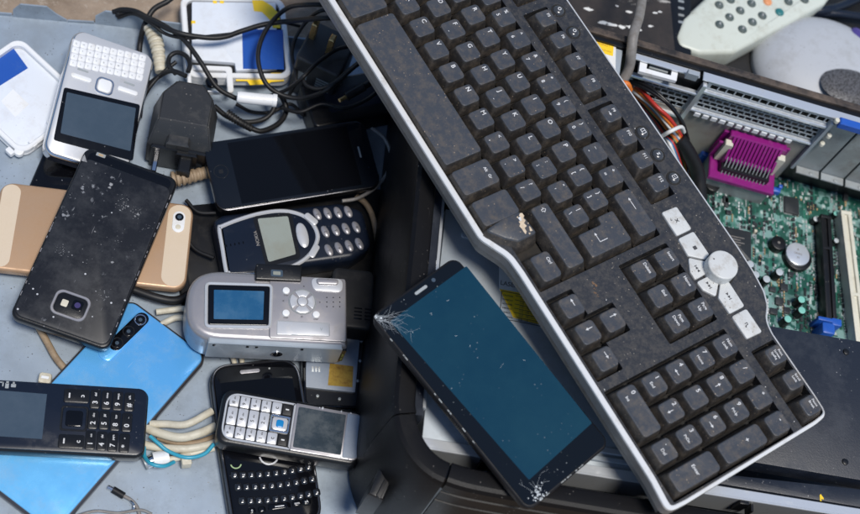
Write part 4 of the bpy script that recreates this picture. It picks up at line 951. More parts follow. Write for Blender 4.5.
# rear wall: local frame along the rim
W0 = Vector(K(575, 28, RIM)); W1 = Vector(K(860, 112, RIM)); wu = (W1-W0).normalized(); wn = Vector((wu.y, -wu.x))   # wn points into the case
def wl(px, py, off):
    """pixel -> (s, z) on the vertical plane `off` mm inside the rim"""
    o = cinv @ CAM; dd = cinv.to_3x3() @ ray(px, py); o *= 1000
    n3 = Vector((wn.x, wn.y, 0)); p0 = Vector((W0.x+wn.x*off, W0.y+wn.y*off, 0))
    t = (p0-o).dot(n3)/dd.dot(n3); q = o+dd*t
    return ((Vector((q.x, q.y))-W0).dot(wu), q.z)
def wbox(bm, s0, s1, o0, o1, z0, z1, e=0):
    P = [W0+wu*s0+wn*o0, W0+wu*s1+wn*o0, W0+wu*s1+wn*o1, W0+wu*s0+wn*o1]
    slab(bm, [tuple(p) for p in P], z0, z1, e, 1)
def wpart(name, m, s0, s1, o0, o1, z0, z1, e=0, parent=None):
    bm = NB(); wbox(bm, s0, s1, o0, o1, z0, z1, e); return finish(name, bm, m, parent or case, 30)
m_rimtop = mat('dusty_black_rim', (.016, .013, .012), .5, dust=(.16, .115, .085), dlo=.40, dhi=.75, dscale=60.)
wpart('rear_rim', m_rimtop, -110, 340, -6, -.5, 0, rz+1, .8)
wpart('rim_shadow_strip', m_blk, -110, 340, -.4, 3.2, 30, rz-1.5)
sN = wl(711, 70, 14)[0]
wpart('rear_flange', m_brightsteel, 42, sN-1, 3.4, 8.5, rz-4.5, rz-3, .4)
wpart('rear_flange', m_brightsteel, sN+1, 340, 3.4, 10.5, rz-3, rz-1.5, .4)
OW = 12
wall = wpart('rear_wall', m_blk, 14, 340, 3.6, 6, bz_-6, rz-5)
def grille(s0, s1, z0, z1, rows, pitch, slant=0, o0=9.4, o1=10.2, bar_=.85):
    bm = NB(); hz = (z1-z0)/rows
    for r in range(rows+1): wbox(bm, s0, s1, o0, o1, z0+r*hz-bar_/2, z0+r*hz+bar_/2)
    for r in range(rows):
        n = int((s1-s0)/pitch)
        for c in range(n+1):
            s = s0+(c+(.5 if r % 2 else 0))*pitch
            if s > s1-.5: continue
            wbox(bm, s, s+bar_*1.15, o0+.05, o1-.05, z0+r*hz+bar_/2, z0+(r+1)*hz-bar_/2)
    for s in (s0-2, s1): wbox(bm, s, s+2, o0-.1, o1+.1, z0-bar_, z1+bar_)
    return finish('vent_grille', bm, m_steel, wall, 30)
grille(106, 199, 96, 115, 4, 5.4)
grille(106, 199, 119.5, 125.5, 1, 6.4)
grille(52, 99, 84, 110, 5, 5.4)
for s0, s1, z0, z1 in ((103, 202, 116, 118.6), (103, 202, 92.5, 94.6), (50, 102, 111, 113.2), (50, 102, 80, 82.4)):
    wpart('ridge', m_brightsteel, s0, s1, 9.2, 13.0, z0, z1, .5, wall)
wpart('ridge', m_brightsteel, 100.4, 103.6, 9.2, 13.4, 80, 125, .5, wall)
wpart('ridge', m_steel, 199.6, 202, 9.2, 14, 60, 125, .5, wall)
for i in range(12):
    wpart('tab', m_white, 108+i*6.6, 112.6+i*6.6, 10.8, 13.6, 88.5, 92.8, .8, wall)
# bright connector frame on the left
fp = KP([(641, 55), (679, 65.5), (676.5, 81), (639, 71)], .1245); fi = KP([(648, 60.5), (672.5, 67.5), (671, 75.5), (646.5, 68.5)], .1245)
bm = NB(); ring(bm, fp, fi, 121.5, 124.5); finish('port_frame', bm, m_white, wall, 30)
cput('port', m_steeldull, KP([(650, 64), (669, 69.5), (668, 73), (649, 67.5)], .122), 116, 122, .6, wall)
for q in ((690, 75),):
    s, z = wl(*q, 12); wpart('bracket', m_steel, s-2.5, s+6, 9.5, 13, z-4, z+3, .4, wall)
# io shield and slot covers
m_io = mat('io_shield', (.36, .34, .31), .42, metal=.35, dust=(.26, .22, .18), dlo=.45, dhi=.8, dscale=50., scratch=.3)
wpart('io_shield', m_io, 50, 199, 9, 10.5, 38, 88, .3, wall)
for i in range(7):
    wpart('slot_cover', m_steeldull, 204+i*20.3, 222.6+i*20.3, 9, 10.6, 60, 122, .5, wall)
for i in range(7):
    bm = NB(); wbox(bm, 204+i*20.3, 222.6+i*20.3, 10.8, 17, 60, 61.4, .3)
    c = W0+wu*(216+i*20.3)+wn*15; cyl(bm, c.x, c.y, 1.6, 61.4, 62, .2, 12); finish('slot_tab', bm, m_steeldull, wall)
s, z = wl(840, 118, 13); wpart('blue_port', m_bluep, s+1, s+26, 11, 17, z-6.5, z-.5, .8, wall)
for q in ((837, 119), (829, 134), (822, 142)):
    s, z = wl(*q, 12); c = W0+wu*s+wn*13.5; bm = NB(); cyl(bm, c.x, c.y, 2.0, z-1.5, z+1.5, .7, 12); finish('screw', bm, m_ivory, wall)
# power supply with its label
bm = NB(); wbox(bm, -60, 38, 3.6, 90, 40, 126, .6); psu = finish('power_supply', bm, m_steel, case, 30)
cput('label', m_label, KP([(560, 22), (616, 42.5), (615, 102), (560, 90)], .1262), 126, 126.15, 0, psu)
cput('label', m_yellow, KP([(572, 27), (614, 42.6), (613, 56), (591, 50), (572, 43)], .1264), 126.15, 126.3, 0, psu)
bm = NB()
for j, q in enumerate(((601, 44), (602, 49.5))):
    p = K(*q, .1264); letter(bm, ('WARNING !', 'HAZARDOUS AREA')[j], 2.4 if j == 0 else 1.6, p[0], p[1], 126.33, math.atan2(wu.y, wu.x))
finish('print', bm, mat('orange_print', (.55, .28, .02), .6), psu)
# ------------------------------------------------------------------ motherboard
bt = bz_ = BRD*1000
zb = BRD
mb = cput('motherboard', m_pcb, KP([(600, 130), (690, 140), (800, 176), (960, 222), (990, 420), (640, 420)], zb), bt-1.6, bt)
def mrect(px, py, w, h, z0, z1, m, name, e=.3, r=.3, z=None, rot=0, parent=mb):
    x, y = K(px, py, (z1*MM)); c_, s_ = math.cos(rot), math.sin(rot)
    return cput(name, m, [(x+c_*a-s_*b, y+s_*a+c_*b) for a, b in rrect(0, 0, w, h, r, 2)], z0, z1, e, parent)
def leads(px, py, w, h, z, n, name='leads'):
    x, y = K(px, py, z*MM); bm = NB()
    for i in range(n):
        t = -w/2+(i+.5)*w/n; u = -h/2+(i+.5)*h/n
        for s in (-1, 1):
            box(bm, x+t-.16, x+t+.16, y+s*h/2-(.2 if s < 0 else .9)-(.7 if s < 0 else -.8), y+s*h/2+(.9 if s > 0 else 0), bt+.1, bt+.5)
            box(bm, x+s*w/2-(.9 if s < 0 else 0), x+s*w/2+(.9 if s > 0 else 0), y+u-.16, y+u+.16, bt+.1, bt+.5)
    return finish(name, bm, m_solder, mb)
mrect(792, 205, 12, 14.5, bt, bt+2.2, m_chip, 'chip'); leads(792, 205, 12, 14.5, bt+2.2, 18)
mrect(736, 243, 25, 25, bt, bt+3, m_chip, 'chip', .4)
bm = NB(); x, y = K(737, 241, zb+.003)
for j in range(4): box(bm, x-6, x+6-(j % 2)*3, y+3-j*2.2, y+3.7-j*2.2, bt+3, bt+3.05)
finish('chip_print', bm, m_greycable, mb)
mrect(756, 230.5, 2.4, 2.4, bt+.1, bt+3.4, m_cream, 'corner_mark', .3, .8)
for px, py, w, h in ((773, 289, 5, 4), (784.5, 287, 6, 6), (791, 274, 4, 4), (779.6, 301, 6, 6), (774, 311, 6, 5), (787, 310, 5, 5), (726, 199, 4, 6), (729, 212, 4, 3.4), (757, 191, 5, 3), (768, 182, 3, 2.5), (727, 202, 3, 8), (846, 197, 4, 6)):
    mrect(px, py, w, h, bt, bt+2, m_chip, 'chip', .2)
def cap(px, py, r, h, mtop, lean=(0, 0)):
    x, y = K(px, py, zb+h*MM); bm = NB(); loft(bm, [(circ(x, y, r, 18), bt), (circ(x, y, r, 18), bt+h-.8), (circ(x, y, r*.96, 18), bt+h-.2), (circ(x, y, r*.9, 18), bt+h)])
    c = finish('capacitor', bm, m_blk, mb); bm = NB(); cyl(bm, x, y, r*.84, bt+h, bt+h+.15, .1, 18); finish('top', bm, mtop, c)
    return c
for q in ((779.6, 272), (766.7, 279), (756, 274.5), (750.5, 264)): cap(*q, 3.4, 9.5, m_captop)
for q in ((801.6, 299.5), (802, 310.2), (788, 319)): cap(*q, 3.3, 9.5, m_capgreen)
for q in ((836, 213.5), (836.5, 240.5)): cap(*q, 2.4, 6, m_capgreen if q[1] < 220 else m_captop)
cap(816, 219, 2.6, 6.5, m_captop)
for (px, py), r, h in (((713, 184), 6.0, 7), ((779, 242.5), 6.0, 7)):
    x, y = K(px, py, zb+h*MM); bm = NB(); cyl(bm, x, y, r, bt, bt+h, .8); bz2 = finish('buzzer', bm, m_blk, mb); bm = NB(); cyl(bm, x, y, 1.1, bt+h, bt+h+.1, n=12); finish('hole', bm, m_greycable, bz2)
x, y = K(798, 257, zb+.004); bm = NB(); cyl(bm, x, y, 11.2, bt, bt+4.6, .6, 32); hb = finish('battery_holder', bm, m_blk, mb)
x, y = K(798.5, 253.5, zb+.007); bm = NB()
cyl(bm, x, y, 9.6, bt+4.6, bt+6.4, .5, 36); finish('coin_battery', bm, m_brightsteel, hb)
bm = NB()
for j, (s_, t_) in enumerate((('+', 4), ('CR2032', 2.0), ('3V', 2.2))): letter(bm, s_, t_, x, y+3.6-j*3.4, bt+6.44, -.1)
finish('battery_print', bm, m_greycable, hb)
for q in ((815, 181), (859, 191)):
    x, y = K(*q, zb); bm = NB(); cyl(bm, x, y, 3.6, bt, bt+1.2, .4, 20); box(bm, x-2.4, x+2.4, y-.35, y+.35, bt+1.2, bt+1.3); finish('screw', bm, m_brightsteel, mb)
mrect(777, 189.5, 6, 4, bt, bt+5, m_bluep, 'jumper', .4); mrect(781, 186, 3, 3, bt, bt+7, m_bluep, 'jumper', .4)
mrect(706, 152, 7, 7, bt, bt+11, m_bluep, 'jumper', 1.2, 2)
# expansion slots
def slot(name, p0, p1, w, h, m, grooves, key):
    a, b = Vector(K(*p0, zb+h*MM)), Vector(K(*p1, zb+h*MM)); u = (b-a).normalized(); v = Vector((-u.y, u.x)); L = (b-a).length
    def q(s0, s1, t0, t1): return [tuple(a+u*s0+v*t0), tuple(a+u*s1+v*t0), tuple(a+u*s1+v*t1), tuple(a+u*s0+v*t1)]
    bm = NB(); slab(bm, q(0, L, -w/2, w/2), bt, bt+h-1.6, .2)
    for t0, t1 in grooves: slab(bm, q(.4, L-.4, t0*w/2, t1*w/2), bt+h-1.6, bt+h, .3)
    slab(bm, q(0, 3, -w/2-.2, w/2+.2), bt, bt+h+.6, .4); slab(bm, q(L*key, L*key+2.5, -w*.42, w*.42), bt+h-1.6, bt+h+.02, .2)
    s = finish(name, bm, m, mb, 30)
    bm = NB()
    for i in range(int(L/2.2)):
        for t in (-w/2-1.2, w/2+1.2): slab(bm, [tuple(Vector(p)+a+u*(2+i*2.2)+v*t) for p in circ(0, 0, .5, 6)], bt, bt+.3)
    finish('pins', bm, m_solder, mb); return s
sl = slot('graphics_slot', (826, 215), (832, 322), 8.4, 12, m_blk, ((-1, -.3), (.3, 1)), .3)
slot('card_slot', (846, 211), (862, 345), 8.6, 12, m_ivory, ((-1, -.34), (.34, 1)), .62)
slot('card_slot', (874, 220), (892, 350), 8.6, 12, m_ivory, ((-1, -.34), (.34, 1)), .62)
mrect(829, 328, 10, 9, bt, bt+17, m_bluep, 'slot_latch', 1.2, 1.5); mrect(837, 322, 8, 6, bt, bt+13, m_bluep, 'slot_latch', .8, 1.2)
mrect(826, 319, 12, 3, bt, bt+14.5, m_bluep, 'slot_latch', .6, .6)
# parallel port block on the rear edge
s0, z0 = wl(718, 172, 20); s1 = wl(784, 180, 20)[0]
sc_ = (s0+s1)/2
s0, s1 = sc_-34, sc_+11; bt += 6
bm = NB(); wbox(bm, s0, s1, 10.8, 17, bt+10, bt+43, .8); wbox(bm, s0-4, s1+4, 10.7, 12.6, bt+10, bt+40, .5); wbox(bm, s0-4, s1+4, 17, 38, bt+11, bt+15, .8); wbox(bm, s0-5, s1+1, 17, 19, bt+15, bt+34, .5)
lp = finish('parallel_port', bm, m_purple, mb, 30)
bm = NB()
for i in range(14):
    s = s0+4+i*(s1-s0-8)/13; P = [W0+wu*(s-.95), W0+wu*(s+.95)]
    V = []
    for p in P: V.append([bm.verts.new((*(p+wn*o), z)) for o, z in ((16.8, bt+42.6), (17.6, bt+41.6), (27, bt+26), (26, bt+15), (16.8, bt+15))])
    bm.faces.new(V[0]); bm.faces.new(list(reversed(V[1])))
    for k in range(5): bm.faces.new((V[0][k], V[0][(k+1) % 5], V[1][(k+1) % 5], V[1][k]))
finish('ridge', bm, m_purple, lp, 30)
bm = NB()
for i in range(13):
    s = s0+5.5+i*(s1-s0-11)/12; p = W0+wu*s
    tube_pts(bm, [Vector((*(p+wn*o), z)) for o, z in ((25, bt+27), (28, bt+24), (31.5, bt+18), (33, bt+15))], .5, 6)
finish('pins', bm, m_steeldull, lp)
wpb = NB(); wbox(wpb, s0+3, s1-3, 26.4, 32, bt+15, bt+21, .5); finish('pin_bed', wpb, m_blk, lp)
for s in (s0-1.5, s1-4.5):
    bm = NB(); wbox(bm, s, s+6, 17.2, 22.5, bt+16, bt+38, .6); finish('bracket', bm, m_ivory, lp)
bm = NB(); wbox(bm, s0-2, s1+2, 11, 36, bt-6, bt+10.8, .5); finish('port_stack', bm, m_steeldull, lp)
bt -= 6
# white power connector
s, z = wl(686, 146, 26)
bm = NB(); p = W0+wu*s
wbox(bm, s-7, s+7, 19, 29, bt, bt+15, .8)
for i in range(4): wbox(bm, s-5.6+i*3, s-3.6+i*3, 21+.2*i, 24, bt+15, bt+18, .5)
finish('power_socket', bm, m_ivory, mb)
# small surface parts nobody could count
xa, ya = K(690, 165, zb); xb, yb = K(860, 330, zb)
rr = random.Random(21)
for m, n, (w0, w1), hh_ in ((m_solder, 520, (.5, 1.3), .7), (m_tanchip, 170, (.5, 1.2), .9), (m_chip, 300, (.7, 2.0), 1.1), (m_white, 150, (.4, 1.0), .6)):
    bm = NB()
    for i in range(n):
        px, py = rr.uniform(680, 862), rr.uniform(165, 335)
        if py < 140+(px-640)*.30: continue
        x, y = K(px, py, zb); w = rr.uniform(w0, w1); h = w*rr.uniform(.5, 2.2)
        if rr.random() < .45:
            for j in range(rr.randint(2, 5)): box(bm, x-w/2, x+w/2, y-h/2+j*h*1.6, y+h/2+j*h*1.6, bt, bt+hh_)
        else: box(bm, x-w/2, x+w/2, y-h/2, y+h/2, bt, bt+hh_)
    tag(finish('surface_parts', bm, m, mb), None, None, kind='stuff')
# ------------------------------------------------------------------ wire bundle inside the case
def cwire(name, pts, r, m, n=8):
    P = catmull([Vector((*K(x, y, z), z*1000)) for x, y, z in pts], 8); bm = NB(); tube_pts(bm, P, r, n); return finish(name, bm, m, case, 60)
for i, (m, r) in enumerate(((m_red, 1.5), (m_orange, 1.5), (m_whitew, 1.3), (m_bluew, 1.4), (m_orange, 1.5), (m_green, 1.4), (m_blk, 1.4), (m_red, 1.4), (m_bluew, 1.3), (m_whitew, 1.3))):
    o = i*1.9; k = (i*7 % 5)-2
    cwire('wire', [(620-o*.4, 76+o, .085), (640-o*.45, 91+o*.6+k, .10-.002*i), (656-o*.5, 106+o*.5, .105-.003*i), (670-o*.5, 121+o*.7+k, .10-.003*i), (682-o*.7, 138+o*.4, .085), (688-o*.6, 156+o*.5, .065), (690-o*.5, 178, .05)], r, m)
cwire('wire', [(626, 80, .10), (648, 90, .108), (668, 104, .108), (682, 122, .098), (688, 140, .08)], 1.5, m_blk); cwire('wire', [(624, 78, .10), (644, 84, .108), (662, 97, .110), (677, 114, .102), (686, 138, .07)], 1.4, m_blk)
cwire('cable_tie', [(662, 136, .104), (671, 131, .112), (681, 127, .108), (684, 132, .098)], 1.5, m_whitew)
cwire('wire_sleeve', [(678, 138, .085), (688, 152, .075), (697, 172, .06), (700, 200, .045)], 5.6, m_rubber, 14)
cwire('wire', [(618, 83, .112), (627, 84, .114), (630, 90, .108)], 2.2, m_orange)

# ================================================================== CRACKED PHONE on the case
d = Dev('cracked_phone', 'large black touch phone with shattered corners leaning on the open case', 'mobile phone', (455, 254, .150), (610.5, 442, .1435), (371.5, 317, .1455), 8.5)
hw, hh = d.w/2, d.h/2
OP = rrect(0, 0, d.w, d.h, 6.5, 7)
bm = NB(); slab(bm, OP, 0, 7.8, 1.6, 3, 2.4); d.part('frame', bm, mat('matt_frame', (.006, .006, .008), .55, spec=.3))
d.put('front_glass', mat('cracked_glass', (.004, .006, .009), .06, spec=.35, speck=(.2, .22, .22), samt=.2), offset(ccw(OP), 1.5), 7.8, 8.5, .12, seg=1)
d.put('display', m_glass, rpoly(d.P([(466.5, 266), (592, 423), (529, 480), (390, 321.5)]), 1), 8.5, 8.53)
bm = NB(); slab(bm, rrect(*d.L(421, 290), 1.9, 9.5, .9), 8.5, 8.58); d.part('earpiece', bm, m_steeldull)
bm = NB(); cyl(bm, *d.L(433.5, 280), 1.3, 8.5, 8.56, n=16); d.part('front_camera', bm, m_lcdslate)
rr = random.Random(4)
def crack(bm, px, py, ang, L, w=.22, depth=0):
    x, y = px, py; n = max(2, int(L/2.2)); P = [(x, y)]
    for i in range(n):
        ang += rr.uniform(-.16, .16); x += math.cos(ang)*L/n; y += math.sin(ang)*L/n
        if abs(x) > hw-1.2 or abs(y) > hh-1.2: break
        P.append((x, y))
        if depth < 2 and rr.random() < .4: crack(bm, x, y, ang+rr.choice((-1, 1))*rr.uniform(.5, 1.2), L*rr.uniform(.25, .5), w*.7, depth+1)
    for i, ((x0, y0), (x1, y1)) in enumerate(zip(P, P[1:])):
        t = Vector((x1-x0, y1-y0)); 
        if t.length < 1e-6: continue
        t = t.normalized(); nn = Vector((-t.y, t.x))*w*(1-.7*i/n)/2
        slab(bm, ccw([(x0-nn.x, y0-nn.y), (x1-nn.x, y1-nn.y), (x1+nn.x, y1+nn.y), (x0+nn.x, y0+nn.y)]), 8.45, 8.57)
bm = NB()
for cx, cy, k, sp, L in ((376, 317, 15, 1, 20), (538, 494, 6, 0, 9)):
    x, y = d.L(cx, cy); base = math.atan2(-y*.6, -x)
    for i in range(k): crack(bm, max(-hw+1.4, min(hw-1.4, x+rr.uniform(-1.5, 3) if x < 0 else x+rr.uniform(-3, 1.5))), max(-hh+1.4, min(hh-1.4, y+rr.uniform(-1.5, 1.5))), base+rr.uniform(-.8, .8), L*rr.uniform(.25, 1.2), .075, 1)
    for i in range(22 if sp else 46):
        a = rr.uniform(0, 6.28); q = abs(rr.gauss(0, 3.6)); X, Y = x+q*math.cos(a), y+q*math.sin(a)
        if abs(X) < hw-1 and abs(Y) < hh-1:
            s = rr.uniform(.3, 1.1); slab(bm, ccw([(X+s*rr.uniform(.4, 1)*math.cos(j*2.1), Y+s*rr.uniform(.4, 1)*math.sin(j*2.1)) for j in range(3)]), 8.45, 8.6)
x, y = d.L(500, 368)
crack(bm, x, y, 2.0, 4, .06, 2)
for q in ((432, 313), (455, 336), (413, 333), (449, 300), (523, 360), (470, 345)):
    X, Y = d.L(*q); crack(bm, X, Y, rr.uniform(0, 6), rr.uniform(1, 2), .15, 2)
tag(d.part('cracks', bm, m_crack), None, None, kind='stuff')
bm = NB()
for i in range(10):
    t = rr.uniform(-.9, .9); slab(bm, rrect(hw*t, -hh+.9, rr.uniform(1, 4), .5, .2, 2), 7.0, 7.9)
    slab(bm, rrect(hw-.9, hh*t*.9, .5, rr.uniform(1, 4), .2, 2), 7.0, 7.9)
tag(d.part('edge_wear', bm, m_steeldull), None, None, kind='stuff')
# ================================================================== KEYBOARD
U = 19.05
KO = CAM + M3 @ Vector((-.07548249, -.21508184, .93335308))
kx = Vector((.518, -.855, 0)).normalized(); ky = Vector((-kx.y, kx.x, 0)); KB = 30.0
kb = bpy.data.objects.new('keyboard', None); COL.objects.link(kb)
tag(kb, 'dirty black computer keyboard with silver rim and white media keys lying across the case', 'keyboard')
kmw = Matrix(((kx.x, ky.x, 0, KO.x), (kx.y, ky.y, 0, KO.y), (0, 0, 1, KO.z-KB*MM), (0, 0, 0, 1)))
kb.matrix_world = kmw; kinv = kmw.inverted()
def kl(px, py, z):
    o = (kinv @ CAM)*1000; dd = kinv.to_3x3() @ ray(px, py); t = (z+KB-o.z)/dd.z; q = o+t*dd; return (q.x, q.y)
def kput(name, m, P, z0, z1, e=0, parent=None, seg=2, smooth=40):
    bm = NB(); slab(bm, P, z0+KB, z1+KB, e, seg); return finish(name, bm, m, parent or kb, smooth)
def us(P): return [(x*U, y*U) for x, y in P]
out = us([(-.75, -.83), (12.55, -.84), (13.02, -.60), (13.5, -.34), (14.2, -.30), (21.9, -.30), (23.02, -.40), (23.06, .3), (22.98, 5.9), (22.9, 6.5), (22.2, 6.53), (19.75, 6.53), (19.3, 6.62), (18.9, 7.0), (18.4, 7.22), (17.6, 7.33), (16.6, 7.37), (-.75, 7.40)])
rad = [8, 14, 40, 40, 14, 60, 13, 40, 40, 9, 20, 14, 20, 20, 20, 30, 40, 8]
out = rpoly(out, rad, 6)
bm = NB(); loft(bm, [(offset(out, 6), 0), (offset(out, 4), 9), (offset(out, 1), KB-16), (out, KB-14.5), (out, KB-7)]); finish('shell', bm, m_rimside, kb, 25)
kput('well_floor', m_well, offset(out, 4.5), -14, -5.45)     # sits inside the shell, below the plate openings
plate_in = offset(out, lambda n: .9+3.0*(1-n.y)/2)
bm = NB(); slab(bm, plate_in, KB-13, KB-4.9, .5, 1)
plate = finish('face_plate', bm, m_plate, kb, 35)
bm = NB(); ring(bm, out, plate_in, KB-6.9, KB-4.7, .5); finish('rim', bm, m_rim, kb, 40)
holes = [(-.06, 15.05, -.02, 5.03), (-.06, 12.62, -.68, .2), (-.06, 1.05, 5.40, 6.45), (1.15, 5.25, 5.40, 6.45), (5.62, 9.68, 5.40, 6.45), (9.9, 13.98, 5.40, 6.45), (19.93, 22.86, 5.40, 6.40), (15.38, 18.48, 2.97, 5.03), (15.38, 18.48, -.03, 1.02), (16.38, 17.48, .9, 2.03), (18.84, 22.86, -.03, 5.03)]
def cut(obj, P, z0, z1):
    bm = NB(); slab(bm, P, z0, z1); c = finish('cutter', bm, m_plate, kb, 35)
    md = obj.modifiers.new('b', 'BOOLEAN'); md.object = c; md.operation = 'DIFFERENCE'; md.solver = 'EXACT'
    dg = bpy.context.evaluated_depsgraph_get(); me = bpy.data.meshes.new_from_object(obj.evaluated_get(dg))
    obj.modifiers.clear(); old = obj.data; obj.data = me; bpy.data.meshes.remove(old); cm = c.data; bpy.data.objects.remove(c); bpy.data.meshes.remove(cm)
bpy.context.view_layer.update()
for x0, x1, y0, y1 in holes:
    e = .00137*len(holes)*x0 if x0 else 0
    cut(plate, rrect((x0+x1)/2*U, (y0+y1)/2*U, (x1-x0)*U, (y1-y0)*U, 1.0, 3), KB-20, KB+5)
# the shell and the well block need the same openings down to the well floor
floor_ = [o for o in kb.children if o.name.startswith('well_floor')][0]; shell = [o for o in kb.children if o.name.startswith('shell')][0]
bpy.data.objects.remove(floor_)
for x0, x1, y0, y1 in holes:
    cut(shell, rrect((x0+x1)/2*U, (y0+y1)/2*U, (x1-x0)*U+.2, (y1-y0)*U+.2, 1.0, 3), KB-15, KB+5)
for k, (x0, x1, y0, y1) in enumerate(holes):
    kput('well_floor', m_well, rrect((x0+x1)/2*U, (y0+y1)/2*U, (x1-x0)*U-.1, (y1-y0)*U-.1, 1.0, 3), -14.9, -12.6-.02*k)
for p in plate.data.polygons: p.use_smooth = False
KZ = KB
def keycap(x0, x1, y0, y1, ins=(2.7, 1.4, 2.8, 1.3), drop=-10.5, top=0.0, poly=None, r=2.4, wid=None):
    """ins = left, right, front, back inset of the top face"""
    rnd = random.Random(int(x0*97+y0*31)); dz = rnd.uniform(-.25, .25); tx, ty = rnd.uniform(-.012, .012), rnd.uniform(-.012, .012)
    g = .72
    X0, X1, Y0, Y1 = x0*U+g, x1*U-g, y0*U+g, y1*U-g
    l, rr_, f, b = ins; T = KZ+top+dz
    def R(t, z, r): 
        a, c, e, h = X0+l*t, X1-rr_*t, Y0+f*t, Y1-b*t
        return ([p for p in rrect((a+c)/2, (e+h)/2, c-a, h-e, r, 4)], z)
    bm = NB()
    rings = [R(0, KZ+drop, 1.0), R(.06, KZ+drop+1.6, 1.1), R(.86, T-1.7, r*.9), R(.97, T-.45, r), R(1.09, T-.03, r), R(1.22, T, r*.9)]
    a, c, e, h = X0+l*1.22, X1-rr_*1.22, Y0+f*1.22, Y1-b*1.22; mx, my = (a+c)/2, (e+h)/2
    last = rings[-1][0]
    for s, dzz in ((.6, -.28), (.2, -.4)):
        rings.append(([(mx+(x-mx)*s, my+(y-my)*(.6+.4*s) if (h-e) < 20 else my+(y-my)*s) for x, y in last], T+dzz))
    loft(bm, rings)
    bm.normal_update()
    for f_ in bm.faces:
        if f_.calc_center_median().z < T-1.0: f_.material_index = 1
    for v in bm.verts:
        if v.co.z > KZ-5: v.co.z += (v.co.x-mx)*tx*.6+(v.co.y-my)*ty*.6
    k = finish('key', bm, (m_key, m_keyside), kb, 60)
    return k, mx, my, T-.22, (c-a), (h-e)
def legend(k, items, T):
    bm = NB()
    for s, size, x, y in items:
        if len(s) == 2 and s[0] == '>': arrow(bm, x, y, size, {'>r': 0, '>u': R90, '>l': math.pi, '>d': -R90}[s[:2]], T+.22)
        else: letter(bm, s, size, x, y, T+.22)
    finish('legend', bm, m_legend, k)
rows = [(4.0, 0, ['`~', '1!', '2@', '3#', '4$', '5%', '6^', '7&', '8*', '9(', '0)', '-_', '=+']),
        (3.0, 1.5, list('QWERTYUIOP')+['[{', ']}']),
        (2.0, 1.75, list('ASDFGHJKL')+[';:', "'\"", '\\|']),
        (1.0, 2.25, list('ZXCVBNM')+[',<', '.>', '/?'])]
def inview(x, y):
    q = kmw @ Vector((x*U*MM, y*U*MM, KB*MM)); v = M3.transposed() @ (q-CAM)
    px, py = W/2+F*v.x/v.z, H/2+F*v.y/v.z
    return -24 < px < W+24 and -24 < py < H+24
for y, xs_, caps in rows:
    for i, c in enumerate(caps):
        x = xs_+i
        if not inview(x+.5, y+.5): continue
        k, mx, my, T, w, h = keycap(x, x+1, y, y+1)
        if len(c) == 1: it = [(c, 4.3, mx-w*.27, my+h*.24)]
        else: it = [(c[1], 3.7, mx-w*.25, my+h*.27), (c[0], 3.7, mx-w*.25, my-h*.25)]
        if c in ('F', 'J'): it.append(('-', 3, mx, my-h*.3))
        legend(k, it, T)
def special(x0, x1, y0, y1, it=None, **kw):
    if not inview((x0+x1)/2, (y0+y1)/2) and not inview(x1, y0): return None
    k, mx, my, T, w, h = keycap(x0, x1, y0, y1, **kw)
    if it: legend(k, [(s, z, mx+a*w, my+b*h) for s, z, a, b in it], T)
    return k
FR = (2.2, 2.2, 1.0, 2.2)
special(3.75, 10.0, -.66, 1.0, ins=(1.6, 2.2, .8, 1.8), r=2)
special(2.5, 3.75, -.66, 1.0, [('Alt', 3, -.15, .35)], ins=FR)
special(1.25, 2.5, -.66, 1.0, ins=FR)
special(10.0, 11.25, -.66, 1.0, [('Alt', 2.8, -.12, .34), ('Gr', 2.8, .2, .34)], ins=FR)
special(11.25, 12.5, -.64, 1.0, ins=FR)
# the key by the bend of the rim has its front corner cut off
def cutkey():
    T_ = rpoly([kl(*p, 0) for p in ((486.5, 230), (503, 219), (520, 211.5), (536, 232), (518.5, 240.5), (505, 237.5))], [1.5, 2, 2, 1.5, 2, 3], 3)
    T_ = ccw(T_); bm = NB(); lo = lambda n: -3.4+1.6*n.y-1.4*n.x
    loft(bm, [(offset(T_, lo), KZ-10.5), (offset(T_, lambda n: -2.6+1.3*n.y-1.0*n.x), KZ-7), (offset(T_, -.55), KZ-1.2), (T_, KZ-.25), (offset(T_, .5), KZ)])
    bm.normal_update()
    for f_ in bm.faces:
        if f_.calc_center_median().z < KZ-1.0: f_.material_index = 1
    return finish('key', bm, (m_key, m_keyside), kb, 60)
wk = cutkey(); wk['label'] = 'key with its top worn through to bare plastic'
bm = NB()
pts = [(520, 213.2), (522.2, 213), (524.2, 216), (523.2, 218.2), (525.6, 220.3), (524, 223.2), (526.8, 226), (524.6, 228), (526.6, 231.4), (525.8, 234.4), (523.6, 231.6), (521.8, 228.8), (519.4, 226.2), (520.2, 223.8), (518.6, 221.6), (521.6, 220.6), (520.8, 217.4), (519, 215.6)]
slab(bm, ccw([kl(x, y, 0) for x, y in pts]), KZ-.3, KZ+.06)
for P in ([(529, 226), (530.6, 227.2), (532.6, 230.6), (530, 231.4)], [(516.5, 217), (518.2, 216.2), (518, 218.4)], [(527.6, 222.4), (528.6, 222.8), (528.2, 224.6)], [(528.5, 233), (530.6, 232.6), (529.6, 234.6)]): slab(bm, ccw([kl(x, y, 0) for x, y in P]), KZ-.3, KZ+.05)
finish('worn_patch', bm, m_wear, wk)
bm = NB(); q = kl(521.5, 219.5, 0); slab(bm, rrect(*q, 4, 3, .4), KZ-.3, KZ+.04); finish('legend', bm, m_legend, wk)
special(13.75, 15.0, 0, 1, [('Ctrl', 3, -.16, .30)])
